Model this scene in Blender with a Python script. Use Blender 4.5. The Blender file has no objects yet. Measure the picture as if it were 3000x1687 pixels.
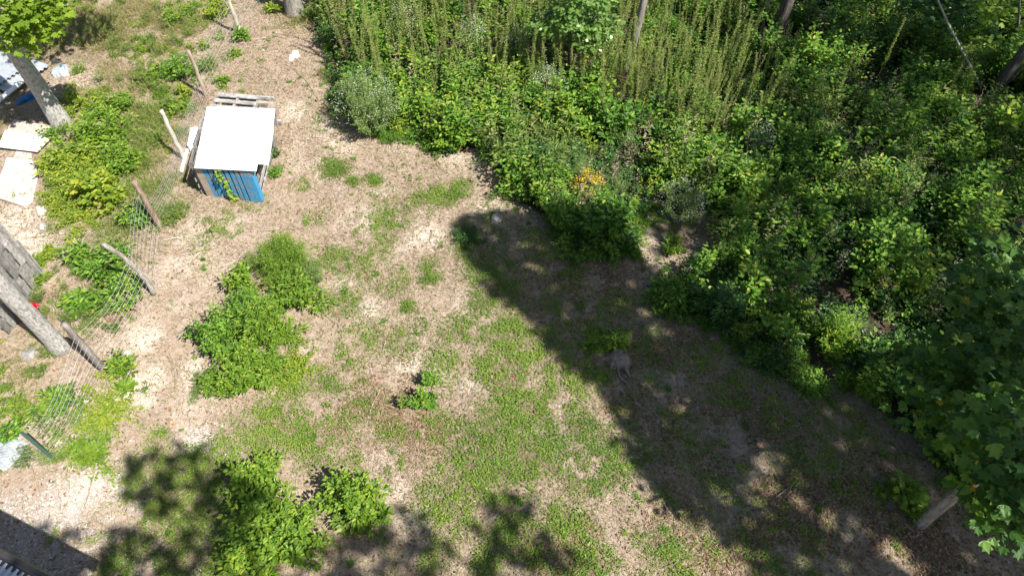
import bpy, math, random
import numpy as np
from mathutils import Vector
sc = bpy.context.scene
# ------------------------------------------------------------ camera, sky, sun, exposure
FPX, PITCH, CAMH = 2080.0, math.radians(52.3), 10.0
cd = bpy.data.cameras.new("camera"); cam = bpy.data.objects.new("camera", cd); sc.collection.objects.link(cam)
cd.sensor_width = 36; cd.lens = FPX / 3000 * 36; cd.clip_end = 1000
cam.location = (0, 0, CAMH); cam.rotation_euler = (math.pi / 2 - PITCH, 0, 0); sc.camera = cam
SUN_AZ, SUN_EL = math.radians(-35.5), math.radians(51.5)     # azimuth measured from +x towards +y
sd = Vector((math.cos(SUN_AZ) * math.cos(SUN_EL), math.sin(SUN_AZ) * math.cos(SUN_EL), math.sin(SUN_EL)))
w = bpy.data.worlds.new("World"); sc.world = w; w.use_nodes = True
nt = w.node_tree; bg = nt.nodes["Background"]; sky = nt.nodes.new("ShaderNodeTexSky"); sky.sky_type = 'NISHITA'
sky.sun_disc = False; sky.sun_elevation = SUN_EL; sky.sun_rotation = math.pi / 2 - SUN_AZ
nt.links.new(sky.outputs[0], bg.inputs[0]); bg.inputs[1].default_value = 0.06
sl = bpy.data.lights.new("sun", 'SUN'); so = bpy.data.objects.new("sun", sl); sc.collection.objects.link(so)
sl.energy = 5.0; sl.angle = math.radians(0.5); sl.color = (1, 0.955, 0.89)
so.rotation_euler = (-sd).to_track_quat('-Z', 'Y').to_euler(); so.location = (10, -8, 20)
sc.view_settings.view_transform = 'Standard'; sc.view_settings.look = 'None'
sc.view_settings.exposure = 0.88; sc.view_settings.gamma = 1
SK = np.array([-math.cos(SUN_AZ), -math.sin(SUN_AZ)]) / math.tan(SUN_EL)   # shadow offset per metre of height
R = np.random.RandomState(7)
PI = math.pi

# ------------------------------------------------------------ measuring: photo pixel -> point at height z
def G(u, v, z=0.0):
    u = np.asarray(u, float); v = np.asarray(v, float)
    x = (u - 1500) / FPX; y = -(v - 843.5) / FPX
    ry = math.cos(PITCH) + y * math.sin(PITCH); rz = -math.sin(PITCH) + y * math.cos(PITCH)
    t = (CAMH - z) / -rz
    return np.stack([x * t, ry * t], -1)
def poly_w(pts): return np.array([G(*p) for p in pts])
def inside(P, poly):
    x, y = P[:, 0], P[:, 1]; c = np.zeros(len(P), bool); n = len(poly); j = n - 1
    for i in range(n):
        xi, yi = poly[i]; xj, yj = poly[j]
        m = ((yi > y) != (yj > y)) & (x < (xj - xi) * (y - yi) / (yj - yi + 1e-12) + xi)
        c ^= m; j = i
    return c
def sample_poly(poly, dens, rs=R):
    a = poly.min(0); b = poly.max(0); n = int((b - a).prod() * dens)
    P = a + rs.rand(n, 2) * (b - a); return P[inside(P, poly)]
_LAT = np.random.RandomState(3).rand(256, 256)
def vn(x, y):
    xi = np.floor(x).astype(int); yi = np.floor(y).astype(int); fx = x - xi; fy = y - yi
    fx = fx * fx * (3 - 2 * fx); fy = fy * fy * (3 - 2 * fy)
    g = lambda a, b: _LAT[a % 256, b % 256]
    return (g(xi, yi) * (1 - fx) + g(xi + 1, yi) * fx) * (1 - fy) + (g(xi, yi + 1) * (1 - fx) + g(xi + 1, yi + 1) * fx) * fy
def fbm(x, y, s=1.0, o=4, off=0):
    r = 0; a = .5; t = 0
    for k in range(o):
        r = r + a * vn(x * s + 17.3 * k + off, y * s + 9.1 * k + off * 1.7); t += a; a *= .55; s *= 2.03
    return r / t
def ss(a, b, x):
    t = np.clip((x - a) / (b - a), 0, 1); return t * t * (3 - 2 * t)
def gz(x, y):
    x = np.asarray(x, float); y = np.asarray(y, float)
    return (fbm(x, y, .35, 3, 40) - .5) * .16 + (fbm(x, y, 2.2, 3, 5) - .5) * .05

# ------------------------------------------------------------ mesh builder
def nrm(a): return a / (np.linalg.norm(a, axis=-1, keepdims=True) + 1e-9)
class MB:
    def __init__(s): s.v = []; s.f = []; s.t = []; s.n = 0
    def add(s, V, F, t=0.5):
        V = np.asarray(V, float).reshape(-1, 3)
        for f in (F if isinstance(F, list) else [F]): s.f.append(np.asarray(f, int) + s.n)
        s.v.append(V); s.t.append(np.broadcast_to(np.asarray(t, float), (len(V),)).copy()); s.n += len(V)
    def merged(s):
        return np.concatenate(s.v), s.f, np.concatenate(s.t)
    def build(s, name, mat, parent=None, smooth=False, attrs=None):
        me = bpy.data.meshes.new(name); V = np.concatenate(s.v); me.vertices.add(len(V))
        me.vertices.foreach_set("co", V.ravel().astype(np.float32))
        loops = np.concatenate([f.ravel() for f in s.f]); sizes = np.concatenate([np.full(len(f), f.shape[1]) for f in s.f])
        me.loops.add(len(loops)); me.loops.foreach_set("vertex_index", loops.astype(np.int32))
        me.polygons.add(len(sizes)); me.polygons.foreach_set("loop_start", (np.cumsum(sizes) - sizes).astype(np.int32))
        me.polygons.foreach_set("use_smooth", np.full(len(sizes), smooth))
        a = me.attributes.new("tint", 'FLOAT', 'POINT'); a.data.foreach_set("value", np.concatenate(s.t).astype(np.float32))
        for k, val in (attrs or {}).items():
            a = me.attributes.new(k, 'FLOAT', 'POINT'); a.data.foreach_set("value", val.astype(np.float32))
        me.update(calc_edges=True); me.materials.append(mat)
        o = bpy.data.objects.new(name, me); sc.collection.objects.link(o)
        if parent: o.parent = parent
        return o
def tag(o, label=None, cat=None, group=None, kind=None):
    if label: o["label"] = label
    if cat: o["category"] = cat
    if group: o["group"] = group
    if kind: o["kind"] = kind
    return o
def empty(name, loc, label, cat, group=None, rz=0):
    o = bpy.data.objects.new(name, None); sc.collection.objects.link(o); o.location = loc; o.rotation_euler.z = rz
    o.empty_display_size = .2
    return tag(o, label, cat, group)
BOXF = np.array([[0, 3, 2, 1], [4, 5, 6, 7], [0, 1, 5, 4], [1, 2, 6, 5], [2, 3, 7, 6], [3, 0, 4, 7]])
def box(mb, c, dims, X=(1, 0, 0), Y=(0, 1, 0), Z=(0, 0, 1), t=.5, jit=0):
    c = np.array(c, float); X, Y, Z = [nrm(np.array(q, float)) for q in (X, Y, Z)]; d = np.array(dims) / 2
    s = np.array([[-1, -1, -1], [1, -1, -1], [1, 1, -1], [-1, 1, -1], [-1, -1, 1], [1, -1, 1], [1, 1, 1], [-1, 1, 1]], float)
    V = c + s[:, :1] * d[0] * X + s[:, 1:2] * d[1] * Y + s[:, 2:] * d[2] * Z
    if jit: V = V + R.uniform(-jit, jit, V.shape)
    mb.add(V, BOXF, t)
def tube(mb, pts, rad, k=8, t=.5, rough=0, cap=True):
    pts = np.array(pts, float); n = len(pts); rad = np.broadcast_to(rad, (n,))
    T = nrm(np.gradient(pts, axis=0)); up = np.array([0, 0, 1.]) if abs(T[0, 2]) < .9 else np.array([1., 0, 0])
    A = nrm(np.cross(T, up)); B = np.cross(T, A); an = np.arange(k) * 2 * PI / k
    rr = rad[:, None] * (1 + (R.uniform(-rough, rough, (n, k)) if rough else 0))
    V = pts[:, None] + rr[..., None] * (np.cos(an)[None, :, None] * A[:, None] + np.sin(an)[None, :, None] * B[:, None])
    i = np.arange(n - 1)[:, None] * k; j = np.arange(k)[None]; j2 = (j + 1) % k
    F = np.stack([i + j, i + j2, i + k + j2, i + k + j], -1).reshape(-1, 4)
    fs = [F]
    if cap: fs += [np.arange(k)[::-1][None], ((n - 1) * k + np.arange(k))[None]]
    mb.add(V.reshape(-1, 3), fs, t)
def bez(a, b, c, n):
    t = np.linspace(0, 1, n)[:, None]; a, b, c = map(np.array, (a, b, c)); return (1 - t) ** 2 * a + 2 * t * (1 - t) * b + t * t * c
# leaf templates: x along, y across, z along the normal
TPL = {
 'ov': ([(0, 0, 0), (.28, .42, .06), (.68, .36, .02), (1, 0, -.12), (.68, -.36, .02), (.28, -.42, .06)], [[[0, 1, 2, 3], [0, 3, 4, 5]]]),
 'la': ([(0, 0, 0), (.4, .5, .05), (1, 0, -.12), (.4, -.5, .05)], [[[0, 1, 2], [0, 2, 3]]]),
 'bl': ([(0, -.5, 0), (0, .5, 0), (.55, .38, .04), (.55, -.38, .04), (1, 0, -.16)], [[[0, 1, 2, 3]], [[3, 2, 4]]]),
 'qd': ([(0, -.5, 0), (0, .5, 0), (1, .4, 0), (1, -.4, 0)], [[[0, 1, 2, 3]]]),
 'ma': ([(0, 0, 0), (.08, .34, .0), (.3, .5, -.05), (.42, .28, .02), (.72, .42, -.06), (.74, .16, .02), (1, 0, -.1), (.74, -.16, .02), (.72, -.42, -.06), (.42, -.28, .02), (.3, -.5, -.05), (.08, -.34, 0)],
        [[[0, 1, 2, 3], [0, 9, 10, 11], [3, 4, 5, 6], [6, 7, 8, 9]], [[0, 3, 6], [0, 6, 9]]]),
 'oak': ([(0, 0, 0), (.2, .25, 0), (.3, .1, .02), (.5, .36, -.02), (.56, .14, .02), (.8, .28, -.04), (1, 0, -.1), (.8, -.28, -.04), (.56, -.14, .02), (.5, -.36, -.02), (.3, -.1, .02), (.2, -.25, 0)],
        [[[0, 1, 2, 10], [2, 3, 4, 8], [4, 5, 6, 8]], [[0, 10, 11], [2, 8, 10], [8, 9, 10], [6, 7, 8]]]),
}
def leaves(mb, P, D, N, L, W, shape='ov', t=None):
    n = len(P)
    if n == 0: return
    T, FS = TPL[shape]; T = np.array(T, float); k = len(T)
    D = nrm(D); B = nrm(np.cross(N, D)); N = np.cross(D, B)
    L = np.broadcast_to(L, (n,)); W = np.broadcast_to(W, (n,))
    V = P[:, None] + (T[None, :, :1] * L[:, None, None]) * D[:, None] + (T[None, :, 1:2] * W[:, None, None]) * B[:, None] + (T[None, :, 2:] * L[:, None, None]) * N[:, None]
    if t is None: t = R.rand(n)
    fs = [(np.array(f)[None] + (np.arange(n) * k)[:, None, None]).reshape(-1, len(f[0])) for f in FS]
    mb.add(V.reshape(-1, 3), fs, np.repeat(t, k))
def stamp(mb, proto, X, Y, Z, S, A, dt=0, rs=R):
    """place copies of a merged proto (V,F,t) at X,Y,Z with scale S and rotation A"""
    V, F, t = proto; n = len(X); c, s = np.cos(A), np.sin(A)
    S = np.asarray(S)
    W = np.empty((n, len(V), 3))
    W[..., 0] = (V[None, :, 0] * c[:, None] - V[None, :, 1] * s[:, None]) * S[:, None] + X[:, None]
    W[..., 1] = (V[None, :, 0] * s[:, None] + V[None, :, 1] * c[:, None]) * S[:, None] + Y[:, None]
    W[..., 2] = V[None, :, 2] * S[:, None] + Z[:, None]
    tt = np.clip(t[None] + np.asarray(dt).reshape(-1, 1), 0, 1) * np.ones((n, 1))
    off = (np.arange(n) * len(V))[:, None, None]
    mb.add(W.reshape(-1, 3), [(f[None] + off).reshape(-1, f.shape[1]) for f in F], tt.ravel())

# ------------------------------------------------------------ materials
def newmat(name):
    m = bpy.data.materials.new(name); m.use_nodes = True; n = m.node_tree; n.nodes.clear(); return m, n
def ramp(n, cols, fac, pos=None):
    r = n.nodes.new("ShaderNodeValToRGB"); e = r.color_ramp.elements
    pos = pos or [i / (len(cols) - 1) for i in range(len(cols))]
    while len(e) < len(cols): e.new(.5)
    for i, c in enumerate(cols): e[i].position = pos[i]; e[i].color = (*c, 1)
    n.links.new(fac, r.inputs[0]); return r.outputs[0]
def attr(n, name): a = n.nodes.new("ShaderNodeAttribute"); a.attribute_name = name; return a.outputs["Fac"]
def noise(n, scale, det=4, rough=.55, coord=None):
    t = n.nodes.new("ShaderNodeTexNoise"); t.inputs["Scale"].default_value = scale; t.inputs["Detail"].default_value = det
    t.inputs["Roughness"].default_value = rough
    if coord: n.links.new(coord, t.inputs["Vector"])
    return t.outputs["Fac"]
def math_(n, op, a, b, clamp=False):
    m = n.nodes.new("ShaderNodeMath"); m.operation = op; m.use_clamp = clamp
    for i, q in enumerate((a, b)):
        if isinstance(q, (int, float)): m.inputs[i].default_value = q
        else: n.links.new(q, m.inputs[i])
    return m.outputs[0]
def mixc(n, fac, a, b, typ='MIX'):
    m = n.nodes.new("ShaderNodeMix"); m.data_type = 'RGBA'; m.blend_type = typ
    for s, q in ((m.inputs[0], fac), (m.inputs[6], a), (m.inputs[7], b)):
        if isinstance(q, (int, float)): s.default_value = q
        elif isinstance(q, tuple): s.default_value = (*q, 1)
        else: n.links.new(q, s)
    return m.outputs[2]
def mrange(n, v, a, b, c=0, d=1):
    m = n.nodes.new("ShaderNodeMapRange"); m.inputs[1].default_value = a; m.inputs[2].default_value = b
    m.inputs[3].default_value = c; m.inputs[4].default_value = d; n.links.new(v, m.inputs[0]); return m.outputs[0]
def objco(n): return n.nodes.new("ShaderNodeTexCoord").outputs["Object"]
def leafmat(name, cols, trans=.35, rough=.5, spec=.35, pos=None, transcol=(1.15, 1.25, .55)):
    m, n = newmat(name); c = ramp(n, cols, attr(n, "tint"), pos)
    p = n.nodes.new("ShaderNodeBsdfPrincipled"); p.inputs["Roughness"].default_value = rough
    p.inputs["Specular IOR Level"].default_value = spec; n.links.new(c, p.inputs["Base Color"])
    o = n.nodes.new("ShaderNodeOutputMaterial")
    if trans > 0:
        t = n.nodes.new("ShaderNodeBsdfTranslucent"); n.links.new(mixc(n, 1.0, c, transcol, 'MULTIPLY'), t.inputs[0])
        mx = n.nodes.new("ShaderNodeMixShader"); mx.inputs[0].default_value = trans
        n.links.new(p.outputs[0], mx.inputs[1]); n.links.new(t.outputs[0], mx.inputs[2]); n.links.new(mx.outputs[0], o.inputs[0])
    else: n.links.new(p.outputs[0], o.inputs[0])
    return m
def solid(name, cols, scale=8, rough=.7, stretch=(1, 1, 1), bump=.3, metal=0, tintmix=0, bscale=None):
    m, n = newmat(name); mp = n.nodes.new("ShaderNodeMapping"); n.links.new(objco(n), mp.inputs[0]); mp.inputs[3].default_value = stretch
    f = noise(n, scale, 6, .65, mp.outputs[0])
    c = ramp(n, cols, mrange(n, f, .3, .7))
    if tintmix: c = mixc(n, 1.0, c, ramp(n, [(1 - tintmix,) * 3, (1 + tintmix * .3,) * 3], attr(n, "tint")), 'MULTIPLY')
    p = n.nodes.new("ShaderNodeBsdfPrincipled"); n.links.new(c, p.inputs["Base Color"]); p.inputs["Roughness"].default_value = rough
    p.inputs["Metallic"].default_value = metal
    b = n.nodes.new("ShaderNodeBump"); b.inputs["Strength"].default_value = bump; b.inputs["Distance"].default_value = .03
    n.links.new(noise(n, bscale or scale * 3, 5, .7, mp.outputs[0]), b.inputs["Height"]); n.links.new(b.outputs[0], p.inputs["Normal"])
    o = n.nodes.new("ShaderNodeOutputMaterial"); n.links.new(p.outputs[0], o.inputs[0]); return m
def rgb(r, g, b): return (r, g, b)
M = {}
M['bramble'] = leafmat('bramble_leaf', [(.04, .105, .016), (.09, .21, .026), (.17, .33, .038), (.28, .43, .055), (.42, .43, .07)], .4)
M['bright'] = leafmat('bright_leaf', [(.08, .17, .02), (.15, .27, .028), (.25, .38, .04), (.39, .46, .06)], .42)
M['yellow'] = leafmat('yellow_green_leaf', [(.12, .21, .024), (.23, .33, .034), (.35, .42, .045), (.48, .46, .06)], .42)
M['weed'] = leafmat('weed_leaf', [(.10, .17, .035), (.17, .25, .05), (.25, .33, .075), (.37, .40, .12)], .4)
M['dark'] = leafmat('dark_leaf', [(.025, .07, .015), (.045, .12, .024), (.07, .17, .03), (.11, .22, .04)], .34, .38, .5)
M['tulip'] = leafmat('tulip_leaf', [(.025, .08, .015), (.055, .14, .02), (.10, .21, .028), (.16, .28, .04), (.46, .34, .03)], .38, .5, .4, pos=[0, .4, .75, .975, .995])
M['maple'] = leafmat('maple_leaf', [(.13, .22, .02), (.2, .31, .03), (.28, .38, .04)], .45)
M['oak'] = leafmat('oak_leaf', [(.07, .16, .03), (.14, .26, .05), (.26, .38, .11)], .3, .35, .6)
M['fine'] = leafmat('feathery_leaf', [(.12, .2, .05), (.19, .28, .08), (.28, .36, .12)], .36)
M['grass'] = leafmat('grass_blade', [(.055, .12, .015), (.11, .19, .022), (.18, .25, .035), (.25, .25, .08), (.34, .28, .14)], .3)
M['clover'] = leafmat('clover_leaf', [(.055, .125, .014), (.115, .215, .024), (.20, .315, .036), (.31, .39, .065)], .3)
M['drygrass'] = leafmat('dry_grass', [(.19, .19, .07), (.27, .25, .10), (.38, .32, .15), (.48, .40, .22)], .25)
M['straw'] = leafmat('straw_bits', [(.17, .12, .08), (.28, .205, .145), (.42, .33, .24), (.57, .48, .38)], .05, .8, .1)
M['litter'] = leafmat('fallen_leaf', [(.12, .08, .055), (.2, .125, .08), (.3, .19, .12), (.42, .31, .22)], .08, .8, .1)
M['redleaf'] = leafmat('red_leaf', [(.20, .06, .035), (.30, .11, .05), (.38, .19, .08)], .1)
M['white_flower'] = leafmat('white_flower', [(.34, .42, .26), (.48, .55, .4), (.66, .7, .58)], .2, .8)
M['gold_flower'] = leafmat('goldenrod_flower', [(.45, .30, .02), (.6, .42, .03)], .2, .8)
M['seed'] = leafmat('pale_seed_head', [(.3, .3, .13), (.42, .38, .2)], .2, .8)
M['red_petal'] = leafmat('red_petal', [(.55, .01, .03), (.7, .03, .06)], .2, .6)
M['canopy'] = leafmat('canopy_leaf', [(.03, .08, .015), (.05, .12, .02)], .22)
M['stem'] = solid('green_stem', [(.06, .08, .03), (.13, .14, .05)], 20, .8)
M['drystem'] = solid('dry_stem', [(.2, .14, .08), (.35, .27, .17)], 20, .8)
M['bark_grey'] = solid('grey_bark', [(.11, .095, .08), (.3, .275, .24), (.46, .43, .38)], 24, .9, (1, 1, .18), 1.0)
M['bark_pale'] = solid('pale_bark', [(.17, .15, .13), (.48, .46, .42), (.74, .72, .67)], 30, .95, (1, 1, .45), 1.0)
M['bark_dark'] = solid('dark_bark', [(.05, .04, .03), (.13, .11, .09), (.26, .23, .2)], 24, .9, (1, 1, .2), 1.0)
M['post_tan'] = solid('tan_post_wood', [(.2, .14, .1), (.36, .28, .21), (.5, .42, .33)], 14, .85, (1, 1, .15), .6)
M['post_drift'] = solid('driftwood_post', [(.16, .13, .11), (.36, .32, .28), (.58, .54, .48)], 26, .9, (1, 1, .2), .8)
M['post_grey'] = solid('grey_post_wood', [(.1, .085, .075), (.22, .19, .17), (.38, .34, .3)], 14, .85, (1, 1, .15), .6)
M['post_pale'] = solid('pale_post_wood', [(.32, .28, .23), (.55, .5, .43), (.7, .65, .58)], 16, .85, (1, 1, .2), .6)
M['post_brown'] = solid('bark_post_wood', [(.12, .075, .05), (.27, .19, .13), (.48, .41, .34)], 16, .85, (1, 1, .2), .7)
M['greypallet'] = solid('weathered_board', [(.17, .155, .14), (.36, .34, .315), (.55, .53, .5)], 10, .85, (1, 1, 1), .5, tintmix=.5)
M['tanpallet'] = solid('tan_board', [(.3, .24, .18), (.48, .4, .32)], 8, .85, (1, 1, 1), .4, tintmix=.3)
M['white'] = solid('white_sheet', [(.80, .80, .79), (.86, .86, .85)], 3, .85, bump=.03)
M['slab'] = solid('pale_board', [(.38, .33, .3), (.5, .45, .41), (.56, .52, .48)], 5, .9, bump=.15)
M['tanboard'] = solid('leafy_board', [(.3, .22, .16), (.5, .41, .34), (.62, .55, .48)], 12, .9, bump=.3)
M['rock'] = solid('grey_rock', [(.16, .14, .13), (.32, .3, .28), (.5, .48, .45)], 12, .95, bump=.9)
M['whiterock'] = solid('white_stone', [(.42, .38, .34), (.64, .6, .56)], 9, .9, bump=.6)
M['stump'] = solid('rotten_wood', [(.12, .085, .065), (.28, .215, .17), (.48, .4, .33)], 18, .95, (1, 1, .4), .9)
M['wire'] = solid('galvanised_wire', [(.42, .43, .44), (.6, .61, .62)], 30, .45, metal=.3, bump=0)
M['greenmetal'] = solid('green_post_paint', [(.04, .1, .08), (.09, .17, .14)], 20, .6)
M['corr'] = solid('corrugated_metal', [(.34, .37, .41), (.48, .51, .54), (.58, .6, .62)], 5, .45, metal=.25, bump=.05)
M['gutter'] = solid('dark_gutter', [(.035, .033, .033), (.07, .065, .06)], 5, .5, bump=.1)
M['bluetarp'] = solid('blue_tarp', [(.01, .09, .28), (.03, .18, .42)], 6, .5, bump=.4)
M['greytarp'] = solid('crumpled_plastic', [(.3, .34, .35), (.5, .54, .55)], 9, .3, bump=.9)
M['wall'] = solid('shed_wall', [(.3, .29, .27), (.4, .39, .37)], 5, .8, bump=.2)
# blue paint worn off the boards
m, n = newmat('worn_blue_paint'); co = objco(n); f = noise(n, 5, 7, .7, co)
mp = n.nodes.new("ShaderNodeMapping"); n.links.new(co, mp.inputs[0]); mp.inputs[3].default_value = (6, 6, 1.2)
f2 = noise(n, 5, 5, .7, mp.outputs[0]); k_ = mrange(n, math_(n, 'ADD', f, math_(n, 'MULTIPLY', f2, .6)), .80, .90)
c = mixc(n, k_, ramp(n, [(.015, .15, .33), (.04, .27, .5), (.10, .38, .6)], f2), ramp(n, [(.16, .14, .12), (.34, .3, .27)], f2))
p = n.nodes.new("ShaderNodeBsdfPrincipled"); n.links.new(c, p.inputs[0]); p.inputs["Roughness"].default_value = .65
o = n.nodes.new("ShaderNodeOutputMaterial"); n.links.new(p.outputs[0], o.inputs[0]); M['blue'] = m

# ------------------------------------------------------------ ground
def blobs(lst, X, Y, sharp=1.0):
    r = np.zeros_like(X)
    for (u, v, rad, *a) in lst:
        c = G(u, v); e = G(u + rad, v) - c; rw = abs(e[0]) * 1.0; amp = a[0] if a else 1
        d2 = ((X - c[0]) ** 2 + ((Y - c[1]) / 1.0) ** 2) / (rw * rw)
        r = np.maximum(r, amp * np.exp(-d2 ** 1.5 * .8 * sharp))
    return r
CLOVER = [(1650,800,60,.6),(1750,900,70,.5),(1500,760,60,.6),(1950,1130,80,.3),(1700,980,70,.5),(2000,1300,90,.3),(2250,1130,90,.35),(1900,1450,60,.4),(2350,1560,110,.35),(2550,1400,110,.3),(1480,700,40,.6),(1440,650,40,.5),(980,495,38),(1035,533,20),(1100,530,22),(1140,655,48),(1190,640,30),(1270,575,42),(1350,550,30),(1060,770,60,.8),(1100,740,40,.7),(980,760,40,.7),(1195,900,22),
 (1230,590,25),(1310,590,25),(1130,700,30),(1260,820,30),(1255,780,26),(1370,690,40),(1400,760,45),(1330,960,50,.7),(1500,980,85,.9),(1430,880,60,.8),(1520,1040,60,.9),
 (1440,1080,60,.85),(1530,1210,100,1.7),(1560,1310,95,1.7),(1480,1270,70,1.7),(1540,1400,60,.9),(1380,1360,75,1.7),(1440,1400,90,1.7),(1300,1470,75,1),(1370,1500,70,1),(1250,1490,40,.8),
 (1700,1250,60,.9),(1760,1350,80,1.7),(1700,1380,70,1.7),(1640,1320,50,.7),(1840,1230,60,.9),(1880,1330,50,.8),(1650,1120,80,1),(1740,1100,60,1),(1600,1000,50,1),(1650,1180,60,1),
 (440,1390,80,1.1),(520,1400,80,1.1),(490,1460,80,1.1),(640,1340,60,1.1),(650,1420,60,1.1),(560,1370,70,1),(540,1560,80,.8),(600,1520,70,.9),(650,1620,80,1),(480,1640,80,.9),(350,1660,60,.8),
 (800,1230,70,.9),(760,1290,60,.8),(870,1270,70,.9),(930,1330,60,.8),(960,1130,50,.7),(900,1110,50,.7),(1010,1060,50,.6),(1060,1000,60,.6),(1030,1350,30,.6),(460,1280,28),(1150,1260,40,.8),(1290,1250,50,.7),
 (1500,1560,80,.9),(1620,1510,60,.8),(1680,1560,60,.9),(1700,1640,70,.9),(1560,1640,70,.9),(1440,1650,60,.9),(1880,1560,50,.7),(1950,1620,60,.8),(2000,1680,60,.9),(1280,1620,50,.7),(1200,1660,60,.7),
 (1420,800,55,.9),(1480,860,60,.9),(1380,740,40,.9),(1550,700,50,.5),(1600,760,50,.5),(1620,900,60,.5),(1900,1000,70,.4),(2050,1050,80,.4),(2150,1150,80,.4),(2300,1200,100,.45),(2400,1350,120,.5),(2200,1600,150,.5),(2480,1250,80,.6),(2100,1400,60,.6),(1830,900,60,.4),
 (1010,880,60,.45),(1150,830,50,.5),(1180,1000,50,.5),(700,1250,50,.5),(930,640,40,.3),(1300,1050,60,.55),(990,1250,60,.6),(1100,1190,50,.4),(1230,960,40,.4),(1300,1120,40,.5)]
BARE = [(560,700,60,.5),(700,640,50,.4),(500,800,60,.5),(430,980,50,.6),(1120,560,40,.5),(870,480,50,.5),(440,1120,50),(560,1080,40),(420,1170,40),(240,1450,70),(400,1130,50),(950,370,60,.8),(860,330,50,.8),(1000,420,60,.7),(1060,640,60,.6),(1250,700,50,.7),(1380,1130,40,.8),(1200,1060,40,.7),(30,640,70,1.2),(60,720,60,1.1),(1130,1330,70,.5),(1010,830,40,.7),(1080,900,40,.6),
 (430,180,60,.6),(500,200,50,.6),(1400,480,50,.7),(1340,470,50,.6),(1430,600,50,.6),(1280,1120,40,.8),(1160,1440,50,.7),(1200,1530,50,.8),(1620,1290,40,.7),(900,1020,40,.6),(1430,1340,30,.8)]
GRAVEL = [(150,1500,110,.7),(280,1500,110,.8),(100,1560,110,.6),(330,1560,80,.8),(200,1620,120,.6),(580,1290,45,.9),(690,1330,40,.7),(30,1470,60,.6),(350,1470,50,.8),(250,1440,80,.7),(400,1640,60,.6),(640,1590,50,.5)]
LITTER = [(2350,1450,260,1),(2650,1600,200,1),(2150,1550,180,.9),(1900,1250,140,.9),(1150,1180,120),(1230,1250,90),(1050,1230,80),(1480,1110,40,1.2),(1700,850,150,.8),(1900,1000,150,.8),(2200,1300,200,.9),(2500,1550,200,.9),(1800,1050,80,.9),(1780,700,70,1.2),(2050,640,60),(340,790,60,1),(120,890,40,1.6),(330,920,60,1.2),(2380,1100,60,.9),(2000,1500,120,.8),(1700,1600,90,.8),(540,300,60,.9),(1600,1640,60,1)]
xs = np.concatenate([-np.geomspace(150, 17, 22), np.arange(-16.4, 16.4, .055), np.geomspace(17, 150, 22)])
ys = np.concatenate([-np.geomspace(150, 3, 22), np.arange(-2.4, 21, .055), np.geomspace(22, 220, 22)])
X, Y = np.meshgrid(xs, ys); Z = gz(X, Y)
def f_green(X, Y): return np.clip(blobs(CLOVER, X, Y) * 1.15 * ss(.34, .56, fbm(X, Y, 2.6, 4, 11) + .09) + .55 * ss(.60, .72, fbm(X, Y, 1.7, 4, 2)) * ss(.4, .6, fbm(X, Y, 6, 2, 6)), 0, 1)
def f_grav(X, Y): return np.clip(blobs(GRAVEL, X, Y) * ss(.36, .52, fbm(X, Y, 2.5, 4, 31)), 0, 1)
def f_litt(X, Y): return np.clip(blobs(LITTER, X, Y) * ss(.3, .6, fbm(X, Y, 2.1, 3, 51)), 0, 1)
def f_bare(X, Y): return np.clip(blobs(BARE, X, Y) + .45 * ss(.55, .72, fbm(X, Y, .9, 4, 71)), 0, 1)
g = MB(); ny, nx = X.shape; I = (np.arange(ny - 1)[:, None] * nx + np.arange(nx - 1)[None]).ravel()
g.add(np.stack([X, Y, Z], -1), np.stack([I, I + 1, I + 1 + nx, I + nx], -1))
m, n = newmat('soil'); co = objco(n)
big = noise(n, .9, 5, .6, co); mid = noise(n, 9, 6, .65, co); fin = noise(n, 55, 4, .7, co); vf = noise(n, 160, 3, .7, co)
c = ramp(n, [(.26, .18, .125), (.43, .325, .24), (.61, .49, .39)], mrange(n, mid, .32, .66))
c = mixc(n, mrange(n, fin, .44, .62), c, (.22, .15, .10)) ; c = mixc(n, .5, c, ramp(n, [(.26, .195, .145), (.58, .48, .39)], mrange(n, vf, .35, .65)))
c = mixc(n, mrange(n, math_(n, 'ADD', math_(n, 'MULTIPLY', attr(n, 'bare'), .8), math_(n, 'MULTIPLY', mid, .5)), .35, 1.0), c, ramp(n, [(.48, .395, .32), (.68, .59, .50)], fin))
c = mixc(n, math_(n, 'MULTIPLY', attr(n, 'litter'), mrange(n, fin, .35, .6), True), c, (.19, .11, .075))
c = mixc(n, math_(n, 'MULTIPLY', attr(n, 'green'), .6, True), c, (.13, .12, .05))
c = mixc(n, math_(n, 'MULTIPLY', attr(n, 'gravel'), mrange(n, vf, .4, .55), True), c, (.50, .47, .46))
c = mixc(n, math_(n, 'MULTIPLY', attr(n, 'thicket_shade'), .9, True), c, (.055, .036, .024))  # soil painted dark under the thicket, standing in for shade between the plants
p = n.nodes.new("ShaderNodeBsdfPrincipled"); n.links.new(c, p.inputs[0]); p.inputs["Roughness"].default_value = .95; p.inputs["Specular IOR Level"].default_value = .15
b = n.nodes.new("ShaderNodeBump"); b.inputs["Strength"].default_value = .9; b.inputs["Distance"].default_value = .035
hh = math_(n, 'ADD', mid, math_(n, 'MULTIPLY', fin, .5)); n.links.new(hh, b.inputs["Height"]); n.links.new(b.outputs[0], p.inputs["Normal"])
o = n.nodes.new("ShaderNodeOutputMaterial"); n.links.new(p.outputs[0], o.inputs[0])
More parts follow.
